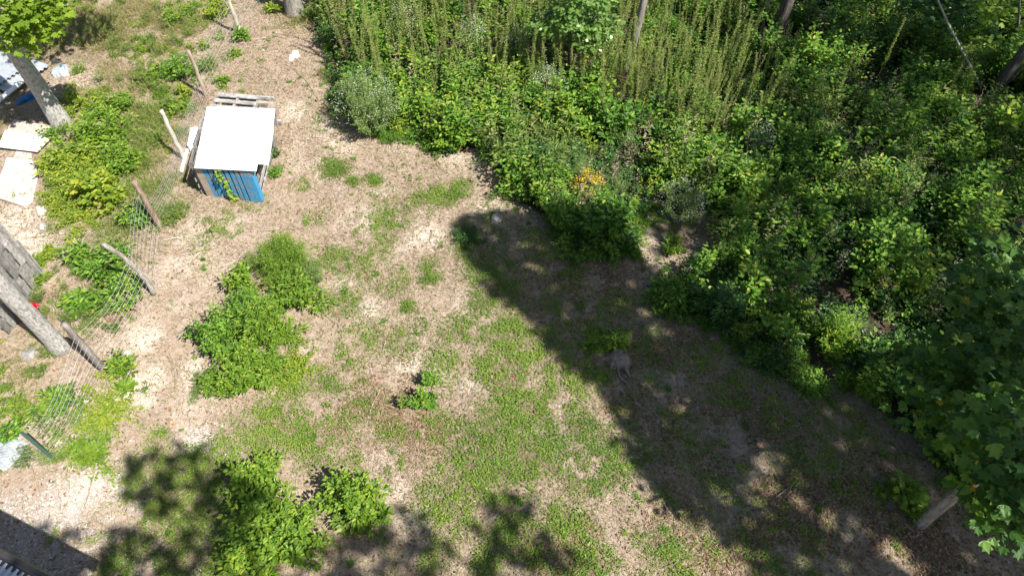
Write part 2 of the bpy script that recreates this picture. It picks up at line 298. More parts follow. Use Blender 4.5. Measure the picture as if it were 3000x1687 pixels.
# the overgrown part on the right: its border follows the foot of the plants
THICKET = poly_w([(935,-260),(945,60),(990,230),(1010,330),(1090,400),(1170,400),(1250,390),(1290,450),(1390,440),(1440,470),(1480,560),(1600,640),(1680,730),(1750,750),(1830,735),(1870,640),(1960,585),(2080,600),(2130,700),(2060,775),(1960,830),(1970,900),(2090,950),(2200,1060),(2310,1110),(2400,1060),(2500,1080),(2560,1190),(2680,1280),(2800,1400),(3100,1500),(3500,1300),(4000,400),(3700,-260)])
thicket_shade = inside(np.stack([X.ravel(), Y.ravel()], -1), THICKET).astype(float)
gr = g.build('ground', m, smooth=True, attrs=dict(green=f_green(X, Y).ravel(), gravel=f_grav(X, Y).ravel(), litter=f_litt(X, Y).ravel(), bare=f_bare(X, Y).ravel(), thicket_shade=thicket_shade))
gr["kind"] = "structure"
VIEW = poly_w([(-60,-60),(3060,-60),(3060,1740),(-60,1740)])
OPEN_N = lambda P: ~inside(P, THICKET)

def unit(n, zlo=-.2, zhi=.6):
    a = R.uniform(0, 2 * PI, n); z = R.uniform(zlo, zhi, n); r = np.sqrt(np.clip(1 - z * z, 0, 1)); return np.stack([r * np.cos(a), r * np.sin(a), z], -1)
def upn(n, s=.5): return nrm(np.array([0, 0, 1.]) + R.normal(0, s, (n, 3)))
def P3(P, z=0): return np.stack([P[:, 0], P[:, 1], gz(P[:, 0], P[:, 1]) + z], -1)
def thin(P, prob): return P[R.rand(len(P)) < prob]

# ---- stuff on the ground
P = sample_poly(VIEW, 2100); P = thin(P, (.35 + .65 * fbm(P[:, 0], P[:, 1], 2.5, 3, 81)) * (1 - .75 * f_grav(P[:, 0], P[:, 1])) * (1 - .7 * ss(.3, 1, f_bare(P[:, 0], P[:, 1]))) * OPEN_N(P))
mb = MB(); n_ = len(P); leaves(mb, P3(P, .006), unit(n_, -.05, .22), upn(n_, .5), R.uniform(.015, .06, n_), R.uniform(.003, .008, n_), 'qd', np.clip(R.beta(2, 2, n_), 0, 1))
tag(mb.build('dry_straw', M['straw']), 'short dry straw and grass clippings strewn over the clearing', 'straw', kind='stuff')
P = sample_poly(VIEW, 1300); P = thin(P, (.05 + .9 * f_litt(P[:, 0], P[:, 1])) * (.25 + .75 * OPEN_N(P)))
mb = MB(); n_ = len(P); leaves(mb, P3(P, .01), unit(n_, -.1, .3), upn(n_, .45), R.uniform(.03, .075, n_), R.uniform(.018, .04, n_), 'ov')
tag(mb.build('leaf_litter', M['litter']), 'brown fallen leaves scattered on the soil', 'leaf litter', kind='stuff')
P = sample_poly(VIEW, 1.0); n_ = len(P); mb = MB(); leaves(mb, P3(P, .02), unit(n_, -.1, .3), upn(n_, .4), R.uniform(.04, .08, n_), R.uniform(.025, .05, n_), 'ov')
tag(mb.build('red_fallen_leaves', M['redleaf']), 'scattered red and orange fallen leaves on the ground', 'fallen leaves', kind='stuff')
# creeping clover and crabgrass
P = sample_poly(VIEW, 5200); gq = f_green(P[:, 0], P[:, 1]); P = thin(P, np.clip(gq * .85 * (.25 + .9 * ss(.38, .6, fbm(P[:, 0], P[:, 1], 6.5, 3, 94))), 0, 1) * OPEN_N(P)); n_ = len(P)
pat = fbm(P[:, 0], P[:, 1], 1.1, 3, 91); mb = MB()
leaves(mb, P3(P, 0) + np.stack([np.zeros(n_)] * 2 + [R.uniform(.005, .06, n_) * (0.4 + pat)], -1), unit(n_, -.1, .5), upn(n_, .45), R.uniform(.022, .042, n_), R.uniform(.012, .024, n_), 'la', np.clip(.15 + pat * .7 + R.normal(0, .2, n_), 0, 1))
tag(mb.build('clover_mat', M['clover']), 'low mats of creeping green clover and crabgrass in the clearing', 'ground cover', kind='stuff')
# thin grass blades all over the clearing
P = sample_poly(VIEW, 1500); gq = f_green(P[:, 0], P[:, 1]); q = fbm(P[:, 0], P[:, 1], 1.4, 4, 21)
P = thin(P, np.clip(.14 + .14 * ss(-3.6, -2, P[:, 0]) + .35 * gq + .42 * ss(.42, .68, q) * (.3 + .7 * fbm(P[:, 0], P[:, 1], 7, 2, 24)), 0, 1) * (1 - .8 * f_grav(P[:, 0], P[:, 1])) * OPEN_N(P)); n_ = len(P); mb = MB()
leaves(mb, P3(P, -.005), unit(n_, .15, .9), upn(n_, .6), R.uniform(.04, .14, n_), R.uniform(.004, .009, n_), 'bl', np.clip(.35 + .5 * fbm(P[:, 0], P[:, 1], .9, 3, 27) + R.normal(0, .28, n_), 0, 1))
tag(mb.build('short_grass', M['grass']), 'thin green grass blades growing through the dry soil', 'grass', kind='stuff')
# dead grass still standing
P = sample_poly(VIEW, 700); q = fbm(P[:, 0], P[:, 1], 1.9, 4, 61); P = thin(P, ss(.42, .66, q) * (1 - .8 * f_grav(P[:, 0], P[:, 1])) * OPEN_N(P)); n_ = len(P); mb = MB()
leaves(mb, P3(P, -.005), unit(n_, .1, .8), upn(n_, .6), R.uniform(.05, .15, n_), R.uniform(.004, .009, n_), 'bl', R.rand(n_))
tag(mb.build('dead_grass', M['straw']), 'tufts of dead brown grass in the clearing', 'dead grass', kind='stuff')
# gravel
P = sample_poly(poly_w([(-60,1180),(900,1180),(900,1740),(-60,1740)]), 1100); P = thin(P, f_grav(P[:, 0], P[:, 1])); n_ = len(P)
oc = np.array([(1, 0, 0), (0, 1, 0), (-1, 0, 0), (0, -1, 0), (0, 0, 1.)]); V = P3(P, 0)[:, None] + oc[None] * R.uniform(.008, .022, (n_, 1, 1)) * R.uniform(.6, 1.3, (n_, 5, 3))
mb = MB(); mb.add(V.reshape(-1, 3), (np.array([[0, 1, 4], [1, 2, 4], [2, 3, 4], [3, 0, 4]])[None] + (np.arange(n_) * 5)[:, None, None]).reshape(-1, 3))
tag(mb.build('white_gravel', M['whiterock']), 'spread of white gravel chips near the roof corner', 'gravel', kind='stuff')
# dry meadow grass, upper left
DRY = [(330,60,90),(420,40,90),(300,130,90),(520,60,80),(480,140,60,.7),(250,40,70),(400,250,70,.6),(440,400,60),(410,470,60),(470,540,60,.9),(430,330,50,.8),(350,200,70,.7),(20,1090,70,.6),(40,1180,70,.6),(80,1020,60,.4),(560,560,40,.7),(700,590,40,.5),(940,230,25,.8),(960,120,25,.8),(240,320,60,.6),(170,130,60,.7),(60,210,60,.6),(380,680,50,.6),(420,760,40,.5),(820,30,40,.5),(880,60,50,.8),(640,30,50,.5),(0,350,60,.5),(540,250,50,.4),(300,260,60,.7)]
P = sample_poly(poly_w([(-60,-60),(1000,-60),(1000,800),(300,1300),(-60,1300)]), 1900); d = blobs(DRY, P[:, 0], P[:, 1]) * ss(.3, .6, fbm(P[:, 0], P[:, 1], 1.8, 3, 101) + .05)
P = thin(P, d * .9); d = blobs(DRY, P[:, 0], P[:, 1]); n_ = len(P); mb = MB(); D = unit(n_, .35, .95) + np.array([.25, -.25, 0])
leaves(mb, P3(P, -.01), D, upn(n_, .6), R.uniform(.12, .34, n_) * (.5 + .6 * d), R.uniform(.006, .012, n_), 'bl', np.clip(fbm(P[:, 0], P[:, 1], 1.2, 3, 12) + R.normal(0, .22, n_), 0, 1))
tag(mb.build('dry_meadow_grass', M['drygrass']), 'pale yellow-green tall grass left of the shed', 'grass', kind='stuff')
PT = [(480,330,40),(400,560,50),(520,400,30,.7),(360,480,40,.7),(330,700,50,.6),(390,380,40,.8),(430,420,55),(410,480,50),(460,560,40),(440,350,40),(300,80,60,.6),(350,660,60,.8),(600,720,30,.4),(460,620,50,.6)]
P = sample_poly(poly_w([(200,-60),(700,-60),(700,800),(200,800)]), 1500); P = thin(P, .8 * blobs(PT, P[:, 0], P[:, 1])); n_ = len(P); mb = MB()
leaves(mb, P3(P, -.01), unit(n_, .4, .95) + np.array([.2, -.3, 0]), upn(n_, .6), R.uniform(.2, .45, n_), R.uniform(.006, .012, n_), 'bl', np.clip(.65 + R.normal(0, .25, n_), 0, 1))
tag(mb.build('tall_green_grass', M['weed']), 'soft tall pale green grass between the yellow-green bushes and the fence', 'grass', kind='stuff')

# ------------------------------------------------------------ plant builders (local coordinates, foot at the origin)
def shrub_arrays(Rr, H, ns, leaf, shape='ov', wr=.55, nodes=9, per=3, stem_r=.006, dome=.5, up=.25, flop=.35, lo=.3, tdrift=.25):
    fol, st = MB(), MB(); ph = R.uniform(0, 6.28, 3)
    for i in range(ns):
        a = R.uniform(0, 2 * PI); lob = .92 + .22 * math.sin(2 * a + ph[0]) + .16 * math.sin(3 * a + ph[1]) + .12 * math.sin(5 * a + ph[2])
        r = Rr * lob * math.sqrt(R.rand()) * R.uniform(.85, 1.25); h = H * max(.25, 1 - dome * (r / Rr) ** 2) * R.uniform(.45, 1.15)
        b0 = np.array([math.cos(a), math.sin(a), 0]) * r * .3; e = np.array([math.cos(a) * r, math.sin(a) * r, h])
        mid = b0 * .5 + e * .5 + np.array([0, 0, h * .18]) + R.normal(0, .05 * Rr, 3)
        pts = bez(b0, mid, e, nodes); tube(st, pts[::2] if nodes > 6 else pts, np.linspace(stem_r, stem_r * .35, len(pts[::2] if nodes > 6 else pts)), 4, cap=False)
        t = np.linspace(lo, 1, nodes * 2); k = len(t); tt = t[:, None]
        Q = (1 - tt) ** 2 * b0 + 2 * tt * (1 - tt) * mid + tt * tt * e; T = nrm(np.gradient(Q, axis=0))
        Q = np.repeat(Q, per, 0); T = np.repeat(T, per, 0); kk = len(Q)
        D = nrm(unit(kk, -flop, up) + T * .35); off = R.uniform(.2, 1.1, kk)[:, None] * leaf * .9
        tv = np.repeat(t, per)
        L = leaf * R.uniform(.7, 1.2, kk) * (1.05 - .3 * tv)
        tb = R.uniform(-tdrift, tdrift) * .5
        leaves(fol, Q + D * off, nrm(D), nrm(np.array([.12, -.08, 1.]) + R.normal(0, .30, (kk, 3))), L, L * wr * R.uniform(.85, 1.15, kk), shape, np.where(R.rand(kk) < .008, 1, np.clip(.42 + tb + R.normal(0, .24, kk), 0, 1)))
    return fol, st
def plant(name, u, v, label, cat, Rr, H, ns, leaf, mat, **kw):
    extra = kw.pop('extra', None); group = kw.pop('group', None); z = kw.pop('z', 0)
    c = G(u, v); e = empty(name, (c[0], c[1], float(gz(*c)) + z), label, cat, group)
    fol, st = shrub_arrays(Rr, H, ns, leaf, **kw)
    fol.build('foliage', M[mat], e); st.build('stems', M['stem'], e)
    if extra: extra(e, Rr, H)
    return e
def flowers(mat, n, size, top=.75):
    def f(e, Rr, H):
        a = R.uniform(0, 2 * PI, n); r = Rr * np.sqrt(R.rand(n)); z = H * (1 - .5 * (r / Rr) ** 2) * R.uniform(top, 1.1, n)
        k = 5; C = np.repeat(np.stack([r * np.cos(a), r * np.sin(a), z], -1), k, 0) + R.normal(0, .035, (n * k, 3)); m_ = MB()
        leaves(m_, C, unit(n * k, -.1, .5), upn(n * k, .4), R.uniform(.5, 1.2, n * k) * size, R.uniform(.4, .9, n * k) * size, 'la')
        m_.build('flowers', M[mat], e)['kind'] = 'stuff'
    return f
def weed_arrays(h, n, L, W, plume=0, base=.25):
    fol, st, fl = MB(), MB(), MB(); lean = R.normal(0, .11, 2); pts = bez((0, 0, 0), (lean[0] * .2, lean[1] * .2, h * .5), (lean[0] * h, lean[1] * h, h), 6)
    tube(st, pts, np.linspace(.006, .002, 6), 4, cap=False)
    t = np.sort(R.uniform(base, 1, n)); P = np.stack([np.interp(t, np.linspace(0, 1, 6), pts[:, i]) for i in range(3)], -1)
    D = unit(n, .05, .6); leaves(fol, P, D, upn(n, .3), L * R.uniform(.6, 1.1, n) * (1.25 - .75 * t), W * (1.2 - .6 * t), 'la', np.clip(.35 + .4 * t + R.normal(0, .15, n), 0, 1))
    if plume:
        q = R.uniform(.86, 1.05, plume); C = np.stack([np.interp(q, np.linspace(0, 1, 6), pts[:, i]) for i in range(2)] + [h * q], -1) + R.normal(0, .035, (plume, 3)) * np.array([1, 1, .4])
        leaves(fl, C, unit(plume, 0, .9), upn(plume, .6), .04, .012, 'la')
    return fol, st, fl

TALLW = poly_w([(960,-110),(985,120),(1080,230),(1250,270),(1480,290),(1700,340),(1850,380),(2150,430),(2290,300),(2150,90),(2000,-110)])
# ------------------------------------------------------------ the undergrowth as one mass
def inthick(P): return inside(P, THICKET)
EDGE = THICKET
def undergrowth(name, mat, label, dens, protos, region, smin, smax, noff, lo, hi, tn=.25):
    P = sample_poly(region, dens); P = P[inthick(P)]; P = thin(P, 1 - .6 * inside(P, TALLW))
    for u_, v_, r_ in [(2275,110,.75),(2230,95,.55),(2905,285,.8),(1836,215,.5),(1668,215,.5),(2882,272,.6)]:
        c_ = G(u_, v_) + np.array([0, -.45]); P = P[np.hypot(P[:, 0] - c_[0], P[:, 1] - c_[1]) > r_]
    q = fbm(P[:, 0], P[:, 1], .75, 3, noff); P = thin(P, ss(lo, hi, q)); n_ = len(P)
    ids = R.randint(0, len(protos), n_); mb = MB()
    hf = .65 + .8 * fbm(P[:, 0], P[:, 1], .8, 3, noff + 7)
    for i, pr in enumerate(protos):
        s = ids == i; Q = P[s]; k = len(Q)
        if k: stamp(mb, pr, Q[:, 0], Q[:, 1], gz(Q[:, 0], Q[:, 1]), R.uniform(smin, smax, k) * hf[s], R.uniform(0, 2 * PI, k), (fbm(Q[:, 0], Q[:, 1], 1.3, 3, noff + 3) - .5) * 1.3 * tn / .25 * .6 + R.normal(0, .08, k))
    print(name, n_, mb.n)
    return tag(mb.build(name, M[mat]), label, 'undergrowth', kind='stuff')
def protos(k, **kw):
    out = []
    for i in range(k):
        f, s = shrub_arrays(**kw); V, F, t = f.merged(); out.append((V, F, t))
    return out
big_region = poly_w([(900,-200),(3300,-200),(3300,1500),(2200,1500),(1500,900),(1000,450)])
A = protos(7, Rr=.34, H=.75, ns=7, leaf=.088, nodes=6, per=2, lo=.5, wr=.62)
B = protos(5, Rr=.24, H=.42, ns=5, leaf=.062, nodes=5, per=2, lo=.2, wr=.6)
Cc = protos(5, Rr=.22, H=.85, ns=4, leaf=.13, shape='la', nodes=8, per=2, lo=.35, wr=.24)
Ff = protos(5, Rr=.26, H=.85, ns=5, leaf=.04, shape='la', nodes=9, per=4, lo=.35, wr=.3)
undergrowth('bramble_thicket', 'bramble', 'dense tangle of green brambles filling the right half', 13, A, big_region, .8, 1.4, 200, .34, .50)
undergrowth('low_undergrowth', 'dark', 'low dark green leafy plants filling gaps in the thicket', 15, B, big_region, .8, 1.5, 230, .12, .32)
undergrowth('lance_leaved_weeds', 'weed', 'narrow-leaved green weeds mixed through the thicket', 6, Cc, big_region, .8, 1.3, 260, .5, .66)
undergrowth('fine_weeds', 'fine', 'grey-green fine-leaved weeds in patches of the thicket', 8, Ff, big_region, .8, 1.3, 290, .5, .66)
Yy = protos(4, Rr=.26, H=.6, ns=5, leaf=.055, nodes=6, per=2, lo=.4, wr=.65)
undergrowth('dead_weed_stems', 'straw', 'dead brown stems and withered leaves scattered in the thicket', 3.5, protos(4, Rr=.2, H=.95, ns=4, leaf=.05, shape='la', nodes=7, per=2, lo=.3, wr=.25), big_region, .7, 1.3, 340, .35, .6)
undergrowth('yellowing_undergrowth', 'yellow', 'patches of yellowing leaves among the thicket greens', 5, Yy, big_region, .8, 1.3, 320, .56, .7)

def scatter(name, mat, label, region, dens, pr, smin, smax, noff, lo, hi, cat, fs=1.0, keep=None):
    P = sample_poly(region, dens); P = P[~inside(P, THICKET)]; P = thin(P, ss(lo, hi, fbm(P[:, 0], P[:, 1], fs, 3, noff)))
    if keep is not None: P = keep(P)
    mb = MB(); ids = R.randint(0, len(pr), len(P))
    for i, p_ in enumerate(pr):
        Q = P[ids == i]; k = len(Q)
        if k: stamp(mb, p_, Q[:, 0], Q[:, 1], gz(Q[:, 0], Q[:, 1]), R.uniform(smin, smax, k), R.uniform(0, 6.28, k), R.normal(0, .15, k))
    return tag(mb.build(name, M[mat]), label, cat, kind='stuff')
LEFT = poly_w([(-60,-60),(740,-60),(640,150),(600,330),(500,480),(540,620),(400,720),(430,800),(330,960),(340,1160),(200,1360),(-60,1360)])
offjunk = lambda P: P[~inside(P, poly_w([(-60,190),(160,190),(180,400),(130,450),(120,760),(0,780),(-60,780)]))]
D1 = protos(5, Rr=.16, H=.2, ns=5, leaf=.055, nodes=5, per=2, lo=.2, wr=.5)
D2 = protos(5, Rr=.2, H=.28, ns=6, leaf=.05, shape='la', nodes=7, per=3, lo=.2, wr=.3)
scatter('low_weeds', 'weed', 'low scrappy weeds on the dry bank around the fence', LEFT, 9, D2, .6, 1.2, 810, .48, .66, 'weeds', keep=offjunk)
scatter('low_leafy_growth', 'bright', 'low leafy growth on the bank left of the fence', LEFT, 7, D1, .6, 1.2, 840, .52, .68, 'weeds', keep=offjunk)
scatter('yellow_creeper', 'yellow', 'patches of yellow-green creeper on the bank left of the fence', LEFT, 6, D1, .6, 1.1, 870, .56, .7, 'weeds', keep=offjunk)
scatter('seedlings', 'bramble', 'tiny scattered seedlings in the clearing', VIEW, 2.2, D1, .25, .55, 900, .3, .6, 'seedlings', 1.6)
T0 = THICKET[1:31]; EP = np.concatenate([T0[:-1] + (T0[1:] - T0[:-1]) * f + R.normal(0, .16, (29, 2)) for f in np.linspace(0, 1, 36)]); EP = thin(EP, ss(.35, .6, fbm(EP[:, 0], EP[:, 1], 1.5, 2, 950)))
mb = MB(); 
for i, p_ in enumerate(D2):
    Q = EP[i::5]; stamp(mb, p_, Q[:, 0], Q[:, 1], gz(Q[:, 0], Q[:, 1]), R.uniform(.4, 1.0, len(Q)), R.uniform(0, 6.28, len(Q)), R.normal(0, .15, len(Q)))
tag(mb.build('edge_weeds', M['bramble']), 'ragged low weeds along the foot of the thicket', 'weeds', kind='stuff')
P = sample_poly(VIEW, 2.5); mb = MB()
for x_, y_ in P:
    a_ = R.uniform(0, 6.28); l_ = R.uniform(.1, .45); z_ = float(gz(x_, y_)) + .012; c_ = R.normal(0, .15)
    tube(mb, bez((x_, y_, z_), (x_ + math.cos(a_) * l_ / 2 - c_ * l_ * math.sin(a_), y_ + math.sin(a_) * l_ / 2 + c_ * l_ * math.cos(a_), z_ + .02), (x_ + math.cos(a_) * l_, y_ + math.sin(a_) * l_, z_), 5), np.linspace(.006, .0025, 5), 5, t=R.rand())
tag(mb.build('twigs', M['drystem']), 'thin dead twigs littering the ground', 'twigs', kind='stuff')
# ------------------------------------------------------------ distinct plants
plant('leafy_shrub', 300, 430, 'dark glossy green shrub right of the leaning pale tree trunk by the metal sheets', 'shrub', .75, .75, 34, .11, 'bright', nodes=7, per=2)
plant('leafy_shrub', 250, 560, 'yellow-green low shrub beside the grey board on the left', 'shrub', .72, .5, 60, .065, 'yellow', nodes=7, per=3, lo=.2)
plant('leafy_shrub', 175, 585, 'small-leaved olive-yellow creeper spreading onto the grey board', 'shrub', .5, .25, 34, .055, 'yellow', nodes=7, per=3, lo=.1)
plant('leafy_shrub', 320, 590, 'bright lime sapling with large leaves in front of the brown fence post', 'shrub', .5, .75, 22, .13, 'yellow', nodes=6, per=2, wr=.7)
plant('leafy_shrub', 190, 490, 'lime-green shrub overhanging the top of the grey board', 'shrub', .45, .4, 24, .10, 'yellow', nodes=6, per=2, wr=.7)
plant('leafy_shrub', 235, 640, 'low yellow-green creeper edging the stony patch on the left', 'shrub', .62, .22, 40, .06, 'yellow', nodes=7, per=3, lo=.1)
plant('leafy_shrub', 262, 490, 'yellow-green bush in the middle of the left-hand bushes', 'shrub', .55, .5, 34, .08, 'yellow', nodes=7, per=3)
plant('leafy_shrub', 340, 340, 'light green bush between the leaning pale tree and the tall grass', 'shrub', .55, .4, 34, .08, 'bright', nodes=7, per=3)
plant('leafy_shrub', 250, 320, 'sparse yellowish shrub right above the foot of the leaning pale tree', 'shrub', .5, .35, 24, .07, 'yellow', nodes=7, per=3)
plant('leafy_shrub', 360, 500, 'green shrub at the right side of the left-hand bushes', 'shrub', .5, .5, 30, .09, 'bright', nodes=7, per=3)
plant('leafy_shrub', 430, 250, 'thin light green weeds on the dry bank left of the tan post', 'shrub', .5, .3, 18, .07, 'weed', shape='la', wr=.3, nodes=8, per=3)
plant('leafy_shrub', 520, 60, 'scattered green shrubs at the top edge left of the fence', 'shrub', .6, .35, 28, .08, 'bright', nodes=7, per=2)
plant('leafy_shrub', 640, 40, 'yellow-green shrub at the top edge left of the pale post', 'shrub', .5, .4, 24, .08, 'yellow', nodes=7, per=2)
plant('leafy_shrub', 810, 35, 'small yellow-green plant left of the thick furrowed trunk', 'small plant', .22, .3, 10, .08, 'yellow', nodes=6, per=2)
plant('leafy_shrub', 915, 60, 'weedy green plant right of the thick furrowed trunk', 'small plant', .35, .4, 20, .07, 'weed', shape='la', wr=.3, nodes=7, per=3)
plant('leafy_shrub', 520, 640, 'grassy green weeds below the sagging wire right of the brown post', 'weed', .35, .25, 20, .07, 'weed', shape='la', wr=.25, nodes=7, per=3)
plant('leafy_shrub', 165, 410, 'small creeper hanging over the end of the white panel', 'creeper', .3, .3, 9, .08, 'bramble', nodes=6, per=2)
plant('leafy_shrub', 420, 660, 'dark small shrub at the foot of the brown barked post', 'shrub', .35, .5, 14, .13, 'bramble', nodes=6, per=2, wr=.4)
plant('leafy_shrub', 330, 790, 'green shrub with pointed leaves behind the bent post', 'shrub', .55, .4, 26, .11, 'bramble', nodes=6, per=2, wr=.42)
plant('leafy_shrub', 350, 870, 'green shrub seen through the wire just below the bent post', 'shrub', .55, .35, 26, .11, 'bramble', nodes=6, per=2, wr=.42)
plant('leafy_shrub', 240, 770, 'small pointed-leaf shrub between the weathered panel and the bent post', 'shrub', .36, .35, 14, .12, 'bramble', nodes=6, per=2, wr=.42)
plant('leafy_shrub', 240, 890, 'large-leaved low shrub right of the red flowers', 'shrub', .3, .25, 10, .13, 'bramble', nodes=6, per=2, wr=.42)
plant('leafy_shrub', 535, 225, 'dark green shrub with red leaves left of the tan post', 'shrub', .5, .5, 26, .09, 'bramble', nodes=7, per=2)
plant('leafy_shrub', 470, 235, 'small green shrub at the edge of the sandy patch upper left', 'shrub', .3, .35, 12, .09, 'bright', nodes=6, per=2)
plant('leafy_shrub', 712, 118, 'small leafy plant at the foot of the pale upper fence post', 'small plant', .22, .35, 11, .09, 'bramble', nodes=6, per=2)
plant('small_plant', 655, 245, 'low green rosette right of the tan fence post', 'small plant', .2, .2, 12, .07, 'bright', nodes=5, per=2)
plant('small_plant', 690, 165, 'small green plant below the pale upper fence post', 'small plant', .14, .2, 8, .07, 'bright', nodes=5, per=2)
plant('small_plant', 543, 285, 'lime-green seedling beside the foot of the tan post', 'small plant', .16, .25, 7, .09, 'yellow', nodes=5, per=2)
plant('small_plant', 510, 330, 'small shrub left of the roofed pallet shed', 'small plant', .28, .35, 12, .08, 'bright', nodes=6, per=2)
plant('small_plant', 812, 512, 'small green weed right of the white roof', 'small plant', .18, .15, 10, .06, 'bramble', nodes=5, per=2)
plant('small_plant', 802, 462, 'dark green tuft beside the roof notch', 'small plant', .16, .2, 9, .06, 'dark', nodes=5, per=2)
plant('small_plant', 370, 1085, 'leafy green plant right of the lowest log post', 'small plant', .2, .4, 12, .10, 'bright', nodes=6, per=2, wr=.45)
plant('small_plant', 375, 1140, 'low leafy sprig below the plant by the lowest log post', 'small plant', .16, .12, 8, .10, 'bright', nodes=5, per=2, wr=.45)
plant('vine_patch', 310, 1210, 'sprawling yellow-green vine on the pale soil inside the wire fence', 'vine', .55, .12, 60, .05, 'yellow', nodes=7, per=3, lo=.05, wr=.6)
plant('vine_patch', 260, 1320, 'green creeping vine beside the green metal fence post', 'vine', .5, .15, 50, .055, 'bright', nodes=7, per=3, lo=.05)
plant('small_plant', 262, 1345, 'bright large-leaved seedling among the vine by the green post', 'small plant', .12, .2, 5, .12, 'maple', nodes=4, per=2, shape='ov')
plant('vine_patch', 160, 1190, 'dark green creeper behind the wire fence low on the left', 'vine', .35, .2, 24, .09, 'bramble', nodes=6, per=2, wr=.42)
plant('small_plant', 40, 1190, 'light green seedlings on the dry grass at the left edge', 'small plant', .32, .12, 12, .09, 'maple', nodes=4, per=2)
plant('small_plant', 45, 1275, 'dark-leaved plant behind the green metal post', 'small plant', .2, .25, 10, .09, 'bramble', nodes=5, per=2)
plant('small_plant', 140, 745, 'round yellow-green plant at the foot of the weathered panel', 'small plant', .22, .15, 14, .06, 'yellow', nodes=5, per=3)
plant('small_plant', 128, 815, 'tiny yellow-green plant at the corner of the weathered panel', 'small plant', .1, .12, 6, .07, 'yellow', nodes=4, per=2)
# centre clump
plant('feathery_weed', 835, 800, 'fine feathery light green bush at the top right of the middle clump', 'bush', .68, .7, 130, .055, 'bright', shape='la', wr=.26, nodes=9, per=4, lo=.25)
plant('feathery_weed', 905, 830, 'pale feathery tuft on the right edge of the middle clump', 'bush', .4, .45, 50, .045, 'fine', shape='la', wr=.28, nodes=10, per=5, lo=.2)
plant('feathery_weed', 830, 745, 'small yellowish fine-leaved tuft topping the middle clump', 'bush', .4, .35, 50, .04, 'yellow', shape='la', wr=.35, nodes=8, per=5, lo=.2)
plant('leafy_shrub', 715, 845, 'round-leaved sprig at the upper left of the middle clump', 'shrub', .3, .55, 14, .09, 'bright', nodes=6, per=3)
plant('leafy_shrub', 785, 985, 'spiky narrow-leaved green shrub in the heart of the middle clump', 'shrub', .48, .85, 42, .10, 'bright', shape='la', wr=.3, nodes=9, per=4)
plant('leafy_shrub', 875, 880, 'leafy green shrub under the feathery bush in the middle clump', 'shrub', .48, .55, 36, .09, 'bright', nodes=7, per=3, wr=.42)
plant('leafy_shrub', 670, 1010, 'dense green bush at the left of the middle clump', 'bush', .52, .8, 44, .075, 'bramble', nodes=8, per=3)
plant('leafy_shrub', 730, 1110, 'large leafy bush forming the foot of the middle clump', 'bush', .52, .75, 48, .08, 'bright', shape='la', wr=.42, nodes=8, per=4)
plant('leafy_shrub', 645, 1130, 'bushy green weed at the lower left tip of the middle clump', 'bush', .3, .4, 16, .07, 'bright', shape='la', wr=.35, nodes=8, per=4)
plant('leafy_shrub', 745, 935, 'thin-leaved green weed joining the upper and lower halves of the middle clump', 'weed', .5, .6, 46, .075, 'bramble', shape='la', wr=.35, nodes=8, per=3)
plant('leafy_shrub', 790, 1080, 'yellowish sparse weed on the right flank of the middle clump', 'weed', .4, .45, 34, .065, 'bright', shape='la', wr=.4, nodes=8, per=3)
plant('feathery_weed', 700, 950, 'grey-green wispy weed in the hollow of the middle clump', 'weed', .5, .3, 40, .05, 'fine', shape='la', wr=.18, nodes=8, per=4, lo=.15)
plant('vine_patch', 860, 1080, 'yellow-green trailing vine along the right edge of the middle clump', 'vine', .5, .15, 36, .05, 'yellow', nodes=7, per=3, lo=.05)
plant('feathery_weed', 590, 1120, 'wispy grey-green weed lying left of the middle clump', 'weed', .35, .15, 24, .05, 'fine', shape='la', wr=.18, nodes=8, per=4, lo=.1)
# front pair
plant('leafy_shrub', 820, 1590, 'large round-leaved bush at the bottom, left of the pair', 'bush', .68, 1.0, 62, .092, 'bright', nodes=9, per=3, dome=.55)
plant('leafy_shrub', 760, 1440, 'rounded upper part bush standing behind the large bottom bush', 'bush', .45, .75, 28, .085, 'bright', nodes=9, per=3)
plant('leafy_shrub', 1050, 1492, 'upright leafy bush at the bottom, right of the pair', 'bush', .45, .85, 36, .09, 'bright', nodes=9, per=3, dome=.4)
plant('small_plant', 1030, 1530, 'broad pale leaves poking out at the foot of the right-hand bottom bush', 'small plant', .2, .3, 8, .15, 'weed', nodes=5, per=2)
plant('leafy_shrub', 780, 1660, 'narrow-leaved sprig below the large bottom bush', 'small plant', .3, .25, 12, .1, 'bright', shape='la', wr=.25, nodes=7, per=3)
plant('leafy_shrub', 1235, 1185, 'small dark-shadowed bush alone in the middle of the bare soil', 'shrub', .22, .4, 15, .06, 'bramble', nodes=7, per=3)
plant('leafy_shrub', 1255, 1120, 'thin upright sprig just above the lone small bush', 'small plant', .14, .35, 6, .06, 'bramble', nodes=7, per=3)
plant('small_plant', 1180, 1190, 'short weed sprig left of the lone small bush', 'small plant', .08, .3, 4, .05, 'weed', nodes=6, per=3)
plant('small_plant', 1745, 1015, 'star-shaped green plant left of the old stump', 'small plant', .2, .2, 12, .11, 'bright', shape='la', wr=.3, nodes=4, per=3)
plant('small_plant', 1800, 1000, 'star-shaped green plant behind the old stump', 'small plant', .24, .22, 14, .12, 'bright', shape='la', wr=.3, nodes=4, per=3)
plant('weed_tuft', 1370, 695, 'round dark green weed tuft where the big shadow starts', 'weed', .34, .25, 36, .05, 'dark', shape='la', wr=.3, nodes=7, per=4, lo=.1)
